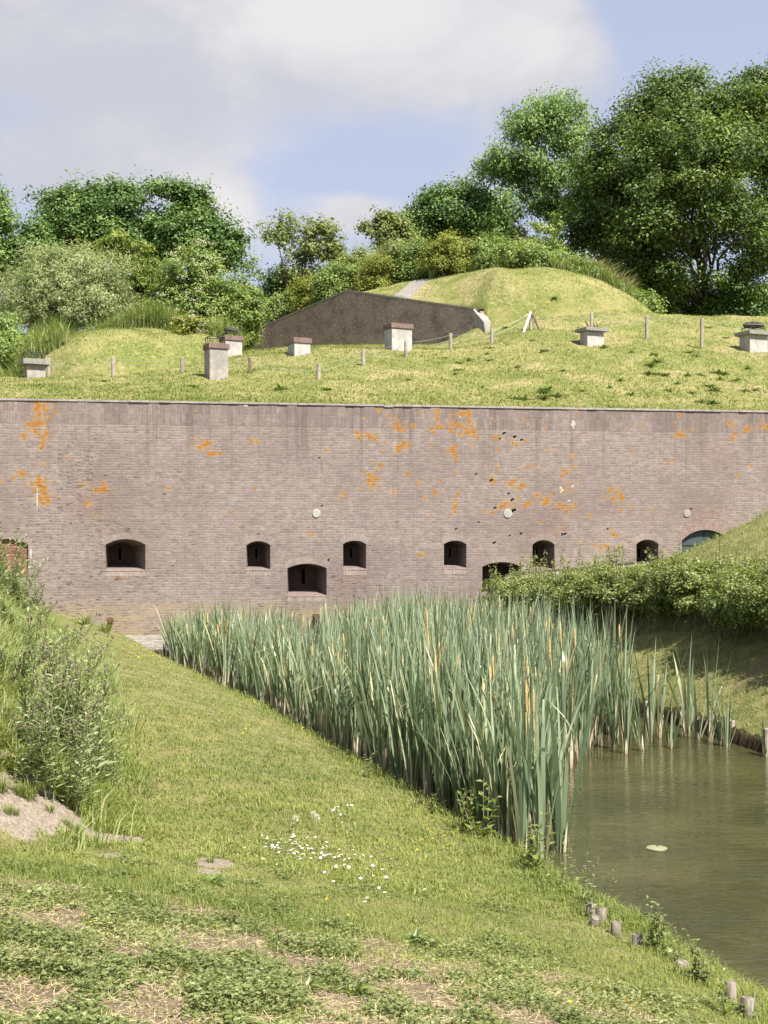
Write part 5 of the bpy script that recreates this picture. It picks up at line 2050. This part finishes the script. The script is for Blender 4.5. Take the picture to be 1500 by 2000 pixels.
def leafy_stem(seed, h, leaf, n, mat, name, stem_r=.004, spread=.10, aspect=.45, droop=.2, branch=0, head=None, up=.5, a0=.5, start=.08):
    """an upright plant: stems, leaves up the stems and, where given, flower heads"""
    g = np.random.default_rng(seed)
    st, lf, hd = MB(), MB(), MB()
    ends = []
    for s in range(max(1, branch)):
        b = np.array([g.normal(0, spread * .35), g.normal(0, spread * .35), -.02])
        hh = h * (g.uniform(.6, 1.0) if s else 1)
        e = b + np.array([g.normal(0, spread), g.normal(0, spread), hh])
        mid = (b + e) / 2 + np.array([g.normal(0, spread * .3), g.normal(0, spread * .3), 0])
        st.tube([b, mid, e], [stem_r, stem_r * .8, stem_r * .45], 5)
        k = n
        q = np.linspace(start, 1, k) ** .9
        az = np.arange(k) * 2.4 + g.uniform(0, 6)
        P_ = np.where((q < .5)[:, None], b + (mid - b) * (q * 2)[:, None], mid + (e - mid) * (q * 2 - 1)[:, None])
        D_ = unit(np.stack([np.cos(az), np.sin(az), g.uniform(.0, .9, k) - droop], 1))
        N_ = unit(np.stack([-np.cos(az) * .4, -np.sin(az) * .4, np.ones(k) * up + .3], 1) + g.normal(size=(k, 3)) * .25)
        L_ = leaf * (1.15 - .6 * q) * g.uniform(.75, 1.2, k)
        lf.leaves(P_, D_, N_, L_, L_ * aspect, np.clip(g.normal(a0, .2, k), 0, 1))
        if head:
            for c in range(head[0]):
                e2 = e + np.array([g.normal(0, .05), g.normal(0, .05), g.uniform(-.14, .03)])
                st.tube([e - [0, 0, .14], e2], [stem_r * .5, stem_r * .4], 4)
                ends.append(e2)
    for e in ends:
        hd.tube([e - [0, 0, .01], e, e + [0, 0, head[1] * .8], e + [0, 0, head[1] * 1.4]], [head[1] * .4, head[1] * .62, head[1] * .55, head[1] * .3], 6)
    out = [(name + '_leaves', lf, M[mat]), ('stem', st, M['stem'])]
    if head:
        out.append(('flower_heads', hd, M[head[2]]))
    return out


PROTO = {}


def proto(key, *args, **kw):
    PROTO[key] = [(nm.split('_leaves')[0] and 'leaves' if nm.endswith('_leaves') else nm, m_.mesh(nm), mt) for nm, m_, mt in leafy_stem(*args, **kw)]
    for nm, me, mt in PROTO[key]:
        me.materials.append(mt)


def plant(key, name, label, cat, loc, rz=0.0, sc=1.0, group=None):
    t = thing(name, label, cat, tuple(loc), rz, group)
    t.scale = (sc, sc, sc) if np.isscalar(sc) else sc
    for nm, me, mt in PROTO[key]:
        c = link(nm, me, t)
        if nm in ('leaves', 'flower_heads'):
            c['kind'] = 'stuff'
    return t


M['bud'] = simple_mat('thistle_buds', (.10, .07, .055), (.20, .15, .12), 40, .8, .3)
for i in range(5):
    proto('thistle%d' % i, 60 + i, 1.0, .105, 46, 'thistle', 'thistle', stem_r=.005, spread=.09, aspect=.24, droop=-.15, branch=5, a0=.62, head=(5, .011, 'bud'))
for i in range(3):
    proto('tallweed%d' % i, 80 + i, 1.0, .13, 50, 'thistle', 'weed', stem_r=.006, spread=.17, aspect=.30, branch=9, a0=.62, droop=-.1)
    proto('sapling%d' % i, 90 + i, .6, .12, 12, 'sapling', 'sapling', stem_r=.006, spread=.09, aspect=.62, branch=4, a0=.55, droop=.0)
    proto('nettle%d' % i, 95 + i, .4, .075, 16, 'nettle', 'nettle', stem_r=.004, spread=.05, aspect=.45, branch=4, a0=.5, droop=.45)
    proto('willowherb%d' % i, 105 + i, .5, .065, 16, 'nettle', 'willowherb', stem_r=.003, spread=.14, aspect=.25, branch=4, a0=.65)

# thistles at the foot of the left bank
TH_ = [(75, 1500, 1.30, 'leftmost of the tall thistles on the left bank'), (118, 1500, 1.28, 'tall thistle with dark buds second from the left'),
       (150, 1530, 1.25, 'tall thistle with a level flat top in the middle of the clump'), (175, 1540, 1.12, 'thistle right of the flat-topped one'),
       (200, 1545, 1.0, 'thistle with forked branches on the right of the clump'), (222, 1545, .78, 'short forked thistle at the right edge of the clump'),
       (95, 1560, .95, 'bushy lower thistle at the front of the clump'), (140, 1585, .85, 'low leafy thistle in front above the sandy patch'),
       (60, 1540, .8, 'low thistle beside the dry brown grass on the left'), (180, 1590, .72, 'small thistle nearest the mown grass'), (128, 1460, 1.1, 'thistle at the back of the clump'),
       (160, 1490, 1.12, 'thin thistle behind the flat-topped one')]
for i, (u, v, h_, lab) in enumerate(TH_):
    x, y, z = ground_hit(u, v)
    plant('thistle%d' % (i % 5), 'thistle', lab, 'thistle', (x, y, z), i * 1.3, (1.25 * min(1, h_), 1.25 * min(1, h_), h_), 'thistles on the left bank')
for i, (u, v, h_, lab) in enumerate(((8, 1150, 1.36, 'tallest pale weed reaching above the left bank against the wall'), (-15, 1160, 1.25, 'tall weed cut off by the left edge of the picture'),
                                     (30, 1165, .95, 'leafy weed in front of the bricked-up red opening'), (45, 1185, .72, 'spreading weed at the right of the group by the red opening'),
                                     (10, 1210, .7, 'lower bushy weed below the tallest one'), (-10, 1230, .7, 'bushy weed at the left edge beneath the tall ones'), (60, 1200, .4, 'short weed sprig at the top corner of the grass strip'),
                                     (25, 1240, .5, 'short weed among the long grass of the left bank'), (55, 1300, .45, 'small weed halfway down the left bank'), (20, 1330, .4, 'small weed above the dry brown grass'))):
    d = 19.5 + (i % 3) * .8
    x = (u - 750) / F * d
    z = float(lz(x, d))
    if i > 6:
        x, d, z = ground_hit(u, v)
    plant('tallweed%d' % (i % 3), 'tall_weed', lab, 'weed', (x, d, z - .03), i * 2.1, (1.1, 1.1, h_), 'tall weeds on the left bank')

# leafy saplings and nettles along the water's edge
for i, (u, v, k, sc, lab) in enumerate(((935, 1640, 'sapling', 1.0, 'tall leafy yellow-green sapling in front of the cattails'), (915, 1625, 'sapling', .75, 'smaller sapling left of the tall yellow-green one'),
                                        (1050, 1705, 'sapling', .85, 'broad-leaved sapling by the foot of the lone cattail'), (1030, 1690, 'sapling', .62, 'low sapling left of the broad-leaved one at the water'),
                                        (1090, 1740, 'willowherb', .9, 'slender-leaved plant leaning over the water above the stakes'), (1130, 1765, 'willowherb', 1.15, 'thin-leaved sprig arching over the water by the first stake'),
                                        (1165, 1795, 'willowherb', .8, 'sparse sprig with narrow leaves between two stakes'), (1290, 1865, 'nettle', 1.05, 'tallest drooping nettle at the water by the stakes'),
                                        (1270, 1858, 'nettle', .6, 'short nettle left of the tallest nettle'), (1325, 1885, 'nettle', .62, 'nettle with a pale top right of the tallest nettle'),
                                        (1355, 1915, 'nettle', .8, 'bushy nettle above the lower stakes'), (1380, 1925, 'nettle', .6, 'small nettle right of the bushy nettle'), (1420, 1985, 'sapling', .42, 'broad-leaved dock-like plant by the lowest stake'),
                                        (210, 1665 - 420, 'nettle', .5, 'small grey weed at the top of the grass strip by the wall'), (440, 1335, 'nettle', 1.0, 'dark leafy weed at the left foot of the cattails'), (720, 1520, 'nettle', .8, 'leafy weed at the foot of the cattails, half way along the bank'),
                                        (845, 1590, 'nettle', .7, 'small leafy weed left of the saplings'))):
    x, y, z = ground_hit(u, v)
    plant('%s%d' % (k, i % 3), {'sapling': 'sapling', 'nettle': 'nettle', 'willowherb': 'willowherb'}[k], lab, {'sapling': 'sapling', 'nettle': 'nettle', 'willowherb': 'herb'}[k], (x, y, z), i * 1.7, sc)

# dock rosettes on the rampart and on the near ground


def rosette(seed, n, L, aspect, mat, name):
    g = np.random.default_rng(seed)
    az = np.arange(n) * 2.4 + g.normal(0, .3, n)
    el = g.uniform(.15, .95, n)
    D_ = np.stack([np.cos(az) * np.cos(el), np.sin(az) * np.cos(el), np.sin(el)], 1)
    N_ = unit(np.stack([-np.cos(az) * np.sin(el), -np.sin(az) * np.sin(el), np.cos(el)], 1))
    ln = L * g.uniform(.6, 1.1, n)
    mb = MB()
    a = np.clip(g.normal(.5, .2, n), 0, 1)
    # two-piece leaves that bend over
    mb.leaves(np.zeros((n, 3)), D_, N_, ln, ln * aspect, a)
    D2 = unit(D_ * [1, 1, .2] - np.array([0, 0, .15]))
    mb.leaves(D_ * (ln * .5)[:, None], D2, unit(N_ + [0, 0, .5]), ln * .75, ln * aspect * .9, np.clip(a + .08, 0, 1))
    me = mb.mesh(name)
    me.materials.append(M[mat])
    return me


DK = [rosette(700 + i, 13, .20, .34, 'dock', 'dock_plant') for i in range(5)]
DKP = [rosette(720 + i, 10, .20, .34, 'sapling', 'dock_plant') for i in range(2)]
g = np.random.default_rng(66)
for u, v, sc in ((545, 770, 1.4), (1275, 695, 1.1), (1282, 705, 1.2), (1272, 715, 1.3), (1268, 730, 1.2), (1285, 732, 1.2), (1300, 735, 1.2), (1345, 690, 1.1), (1362, 697, .9), (1340, 735, 1.0), (1365, 735, 1.1),
                 (1400, 730, 1.1), (1418, 730, 1.0), (1405, 745, 1.1), (1385, 755, 1.2), (1395, 763, 1.3), (1232, 770, 1.1), (1190, 757, .8), (1210, 745, .9), (1390, 790, 1.3), (1370, 790, 1.1), (1005, 785, 1.3), (1020, 785, 1.1),
                 (1060, 768, 1.4), (1072, 762, 1.3), (1065, 780, 1.5), (1090, 775, 1.4), (1100, 725, .8), (1062, 685, 1.0), (1040, 665, .8), (1178, 682, 1.1), (900, 712, .9), (915, 705, 1.1), (895, 724, .9), (953, 680, .9), (955, 690, .7),
                 (1085, 585, 1.1), (985, 640, 1.0), (1310, 765, .9), (1350, 770, .8), (1460, 720, .9), (1475, 760, 1.0), (1455, 765, 1.0), (1415, 660, .9), (1380, 640, .9), (205, 745, .8), (375, 757, .9), (890, 735, .7), (870, 700, .7),
                 (1140, 765, .7), (960, 700, .8), (1230, 690, .7), (640, 760, .8), (640, 770, .7), (75, 765, .7), (1010, 720, .7), (1440, 740, .8), (1325, 750, .8), (800, 745, .7), (940, 755, .6)):
    x, y, z = up_hit(u + g.normal(0, 2), v + g.normal(0, 1.5))
    o_ = link('dock_plant', DK[int(g.integers(0, 5))])
    o_.location = (x, y, z - .01)
    o_.rotation_euler = (0, 0, g.uniform(0, 6.28))
    o_.scale = (sc, sc, sc * .8)
    tag(o_, 'dark green dock rosette growing in the mown grass of the rampart above the wall', 'weed', 'dock plants on the rampart')
for u, v, d_, sc in ((1395, 1082, 27, 1.1), (1410, 1068, 27, 1.2), (1425, 1062, 26, 1.3), (1440, 1050, 26, 1.2), (1370, 1085, 27.5, 1.2), (1450, 1070, 25.5, 1.1), (1470, 1045, 26, 1.0), (1345, 1098, 28, 1.0)):
    x = (u - 750) / F * d_
    o_ = link('dock_plant', DKP[int(g.integers(0, 2))])
    o_.location = (x, d_, float(lz(x, d_)))
    o_.rotation_euler = (0, 0, g.uniform(0, 6.28))
    o_.scale = (sc * 1.2,) * 3
    tag(o_, 'pale broad-leaved dock on the sunny slope beside the blue door', 'weed', 'docks by the door')
for u, v, sc, pale, lab in ((415, 1725, .55, 0, 'dark green leafy rosette on the bare patch in mid lawn'), (690, 1945, .5, 1, 'pale upright broad-leaved rosette near the bottom edge'), (240, 1715, .4, 0, 'small yellowish rosette left of the bare patch'),
                            (810, 1840, .45, 0, 'flat leafy rosette right of the middle foreground'), (600, 1935, .45, 1, 'tufty rosette left of the pale upright one'), (985, 1905, .4, 0, 'low rosette among the straw on the right'),
                            (805, 1905, .36, 0, 'dark low rosette at the bottom centre right'), (1250, 1940, .45, 1, 'broad bright rosette on the grassy edge near the water'), (1010, 1935, .4, 0, 'dense dark clump at the bottom right of the worn ground')):
    x, y, z = ground_hit(u, v)
    o_ = link('rosette_plant', DKP[0] if pale else DK[int(g.integers(0, 5))])
    o_.location = (x, y, z)
    o_.rotation_euler = (0, 0, g.uniform(0, 6.28))
    o_.scale = (sc,) * 3
    tag(o_, lab, 'weed')

# daisies, dandelion clocks, buttercups


def daisy_mesh(r, h, n, mat_p, mat_c, name, c=.3):
    mb = MB()
    az = np.arange(n) * 2 * math.pi / n
    D_ = np.stack([np.cos(az), np.sin(az), np.full(n, .12)], 1)
    mb.leaves(np.tile([0, 0, h], (n, 1)), unit(D_), np.tile([0, 0, 1.0], (n, 1)), r, r * .75, rng.random(n))
    k = 6
    an = np.arange(k) * 2 * math.pi / k
    V = np.concatenate([np.stack([r * c * np.cos(an), r * c * np.sin(an), np.full(k, h + r * .16)], 1), [[0, 0, h + r * .3]]])
    mb.add(V, [(i, (i + 1) % k, k) for i in range(k)], .5, 1)
    mb.tube([(0, 0, 0), (0, 0, h)], .0012, 3, m=2, cap=False)
    me = mb.mesh(name)
    for q in (mat_p, mat_c, 'stem'):
        me.materials.append(M[q])
    return me


DA = daisy_mesh(.013, .05, 10, 'white', 'yellow', 'daisy')
BU = daisy_mesh(.012, .07, 5, 'yellow', 'yellow', 'buttercup', .35)
g = np.random.default_rng(12)
pts = [(g.normal(545, 36), g.normal(1662, 13)) for _ in range(62)] + [(g.normal(615, 45), g.normal(1672, 10)) for _ in range(38)] + [(g.normal(655, 16), g.normal(1592, 10)) for _ in range(20)] \
    + [(g.normal(690, 40), g.normal(1700, 12)) for _ in range(22)] + [(g.normal(740, 60), g.normal(1735, 25)) for _ in range(16)] + [(g.uniform(480, 720), g.uniform(1600, 1740)) for _ in range(14)] + [(g.uniform(150, 420), g.uniform(1330, 1560)) for _ in range(8)]
for u, v in pts:
    x, y, z = ground_hit(u, v)
    o_ = link('daisy', DA)
    o_.location = (x, y, z)
    o_.rotation_euler = (g.normal(0, .25), g.normal(0, .25), g.uniform(0, 6))
    s_ = g.uniform(.7, 1.25)
    o_.scale = (s_, s_, g.uniform(.6, 1.2))
    tag(o_, 'small white daisy open in the grass of the near bank', 'flower', 'daisies in the near grass')
pts = [(g.normal(270, 22), g.normal(1277, 9)) for _ in range(26)] + [(g.normal(330, 25), g.normal(1312, 8)) for _ in range(12)] + [(g.normal(430, 34), g.normal(1400, 12)) for _ in range(26)] + [(g.normal(478, 8), g.normal(1426, 5)) for _ in range(10)] \
    + [(g.uniform(480, 640), g.uniform(1430, 1500)) for _ in range(14)] + [(g.normal(860, 25), g.normal(1652, 12)) for _ in range(14)] + [(1110, 1802), (1052, 1943), (1218, 1980), (1108, 1980), (150, 1828), (180, 1832), (243, 1813), (432, 1837), (692, 1747), (645, 1770), (672, 1800), (760, 1595), (1285, 1985), (1175, 1955), (455, 1800), (770, 1980)]
for u, v in pts:
    x, y, z = ground_hit(u, v)
    o_ = link('buttercup', BU)
    o_.location = (x, y, z)
    o_.rotation_euler = (g.normal(0, .25), g.normal(0, .25), g.uniform(0, 6))
    s_ = g.uniform(.8, 1.2) * (1 + .06 * max(0, y - 10))
    o_.scale = (s_, s_, g.uniform(.7, 1.3))
    tag(o_, 'small yellow wild flower in the grass beside the moat', 'flower', 'yellow flowers in the grass')
mb = MB()
k = 90
v_ = unit(g.normal(size=(k, 3)))
mb.leaves(np.tile([0, 0, .14], (k, 1)) + v_ * .008, v_, unit(np.cross(v_, g.normal(size=(k, 3)))), .022, .008, g.random(k))
fl = mb.mesh('seed_head')
fl.materials.append(M['fluff'])
mb = MB()
mb.tube([(0, 0, 0), (.004, 0, .07), (0, 0, .14)], .002, 5)
stm = mb.mesh('stem')
stm.materials.append(M['stem'])
for u, v, lab in ((577, 1632, 'white dandelion clock at the left of the three'), (612, 1622, 'white dandelion clock in the middle of the pair on the right'), (619, 1628, 'lower white dandelion clock of the pair on the right')):
    x, y, z = ground_hit(u, v)
    t = thing('dandelion_clock', lab, 'dandelion', (x, y, z), 0, 'dandelion clocks')
    link('seed_head', fl, t)
    link('stem', stm, t)

# ---------------------------------------------------------------- stakes at the water's edge, lily pad, grass tufts
for i, (u, v, r_, hh, lean, lab) in enumerate(((1152, 1790, .045, .17, .1, 'weathered stake with a dark hollow top, highest in the row by the near water'), (1174, 1806, .055, .20, 0, 'stout flat-topped stake beside the leaning wedge of wood'),
                                              (1157, 1808, .045, .12, -.6, 'leaning wedge of split wood by the stout stake'), (1203, 1828, .05, .16, 0, 'stake half hidden by grass below the stout one'),
                                              (1245, 1853, .05, .17, 0, 'round stake standing between grass and the nettles'), (1332, 1895, .055, .10, .2, 'short tilted pale stake among the nettles'),
                                              (1427, 1955, .05, .20, 0, 'upright pale stake behind the broad-leaved plant'), (1458, 1985, .055, .18, .1, 'lowest pale stake near the bottom right corner'),
                                              (1475, 1975, .012, .17, .2, 'thin pointed stick beside the lowest stake'))):
    x, y, z = ground_hit(u, v)
    s_ = np.interp(y, EY, EX)
    x = min(x, s_ + .10)
    z = max(float(lz(x, y)), WATER_Z - .1)
    m_ = MB()
    n_ = 12
    hh *= .58
    top = np.array([lean * hh, 0, hh])
    r_ *= .7
    m_.tube([(0, 0, -.35), (0, 0, 0), top * .97, top], [r_, r_, r_ * .98, r_ * .88], n_)
    o_ = m_.build('wooden_stake', M['stake'], None, True)
    o_.location = (x, y, z)
    o_.rotation_euler = (0, 0, i)
    tag(o_, lab, 'stake', 'stakes along the near water edge')
for i, (u, v, hh, lab) in enumerate(((1332, 1420, .22, 'grey stake at the right bank behind the tall cattail fan'), (1350, 1426, .22, 'grey stake right of the first one on the right bank'), (1387, 1436, .24, 'pale stake under the tallest single cattail'),
                                     (1428, 1448, .18, 'dark stake right of the pale one on the right bank'), (1496, 1478, .26, 'straw-coloured stake at the right edge of the bank'), (1262, 1402, .15, 'short stake half hidden by loose cattails'), (1290, 1410, .15, 'short stake between loose cattails at the right bank'))):
    d = -WATER_Z * F / (v - HOR) + .1
    x = float(np.interp(d, RY, RX)) + .02
    xx = (u - 750) / F * d
    x = xx if abs(xx - x) < .8 else x
    m_ = MB()
    m_.tube([(0, 0, -.4), (0, 0, 0), (.01, 0, hh + .1), (.01, 0, hh + .115)], [.05, .05, .048, .042], 10)
    o_ = m_.build('wooden_stake', M['wood'])
    o_.location = (x, d, WATER_Z)
    tag(o_, lab, 'stake', 'stakes along the right bank')

d = -WATER_Z * F / (1657 - HOR)
m_ = MB()
an = np.linspace(.12, 2 * math.pi - .12, 18)
V = np.concatenate([[[0, 0, .012]], np.stack([.11 * np.cos(an), .10 * np.sin(an), .006 + .002 * np.sin(an * 3)], 1)])
V2 = V - [0, 0, .004]
m_.add(np.concatenate([V, V2]), [(0, i, i + 1) for i in range(1, 18)] + [(19, 19 + i + 1, 19 + i) for i in range(1, 18)], .5)
m_.add(np.concatenate([V, V2]), [(i, i + 19, i + 20, i + 1) for i in range(1, 18)], .5)
o_ = m_.build('lily_pad', M['pad'])
o_.location = ((1283 - 750) / F * d, d, WATER_Z)
o_.rotation_euler = (0, 0, 1.3)
tag(o_, 'single pale green lily pad floating on the open water', 'lily pad')

TUFT = []
for i in range(3):
    g2 = np.random.default_rng(900 + i)
    mb = MB()
    n = 90
    az = g2.uniform(0, 6.28, n)
    rr = .05 * np.sqrt(g2.random(n))
    mb.blades(np.stack([np.cos(az) * rr, np.sin(az) * rr, np.full(n, -.01)], 1), g2.uniform(.08, .2, n), g2.uniform(.004, .008, n), az + g2.normal(0, .5, n), g2.uniform(.2, 1.1, n), np.clip(g2.normal(.35, .2, n), 0, 1))
    me = mb.mesh('grass_tuft')
    me.materials.append(M['grass'])
    TUFT.append(me)
for i, (u, v, sc, lab) in enumerate(((55, 1560, 1.0, 'dark grass tuft hanging over the sandy patch'), (38, 1553, .8, 'grass tuft left of the dark one over the sand'), (97, 1585, .5, 'small grass tuft alone on the sand'), (15, 1590, .55, 'low tuft at the left end of the sand'),
                                      (30, 1592, .45, 'tiny tuft in the middle of the sandy slope'), (147, 1625, .6, 'grass tuft where the sand narrows'), (130, 1612, .4, 'sparse tuft on the lower sand'), (2, 1545, .9, 'grass tuft at the left edge above the sand'),
                                      (410, 1685, .45, 'tuft on the pale bare patch in the lawn'), (165, 1222, 2.2, 'blue-grey grass clump at the foot of the wall'), (205, 1235, 2.0, 'dark grass clump on the bank where the stone band begins'))):
    x, y, z = ground_hit(u, v)
    o_ = link('grass_tuft', TUFT[i % 3])
    o_.location = (x, y, z)
    o_.rotation_euler = (0, 0, i)
    o_.scale = (sc,) * 3
    tag(o_, lab, 'grass tuft')
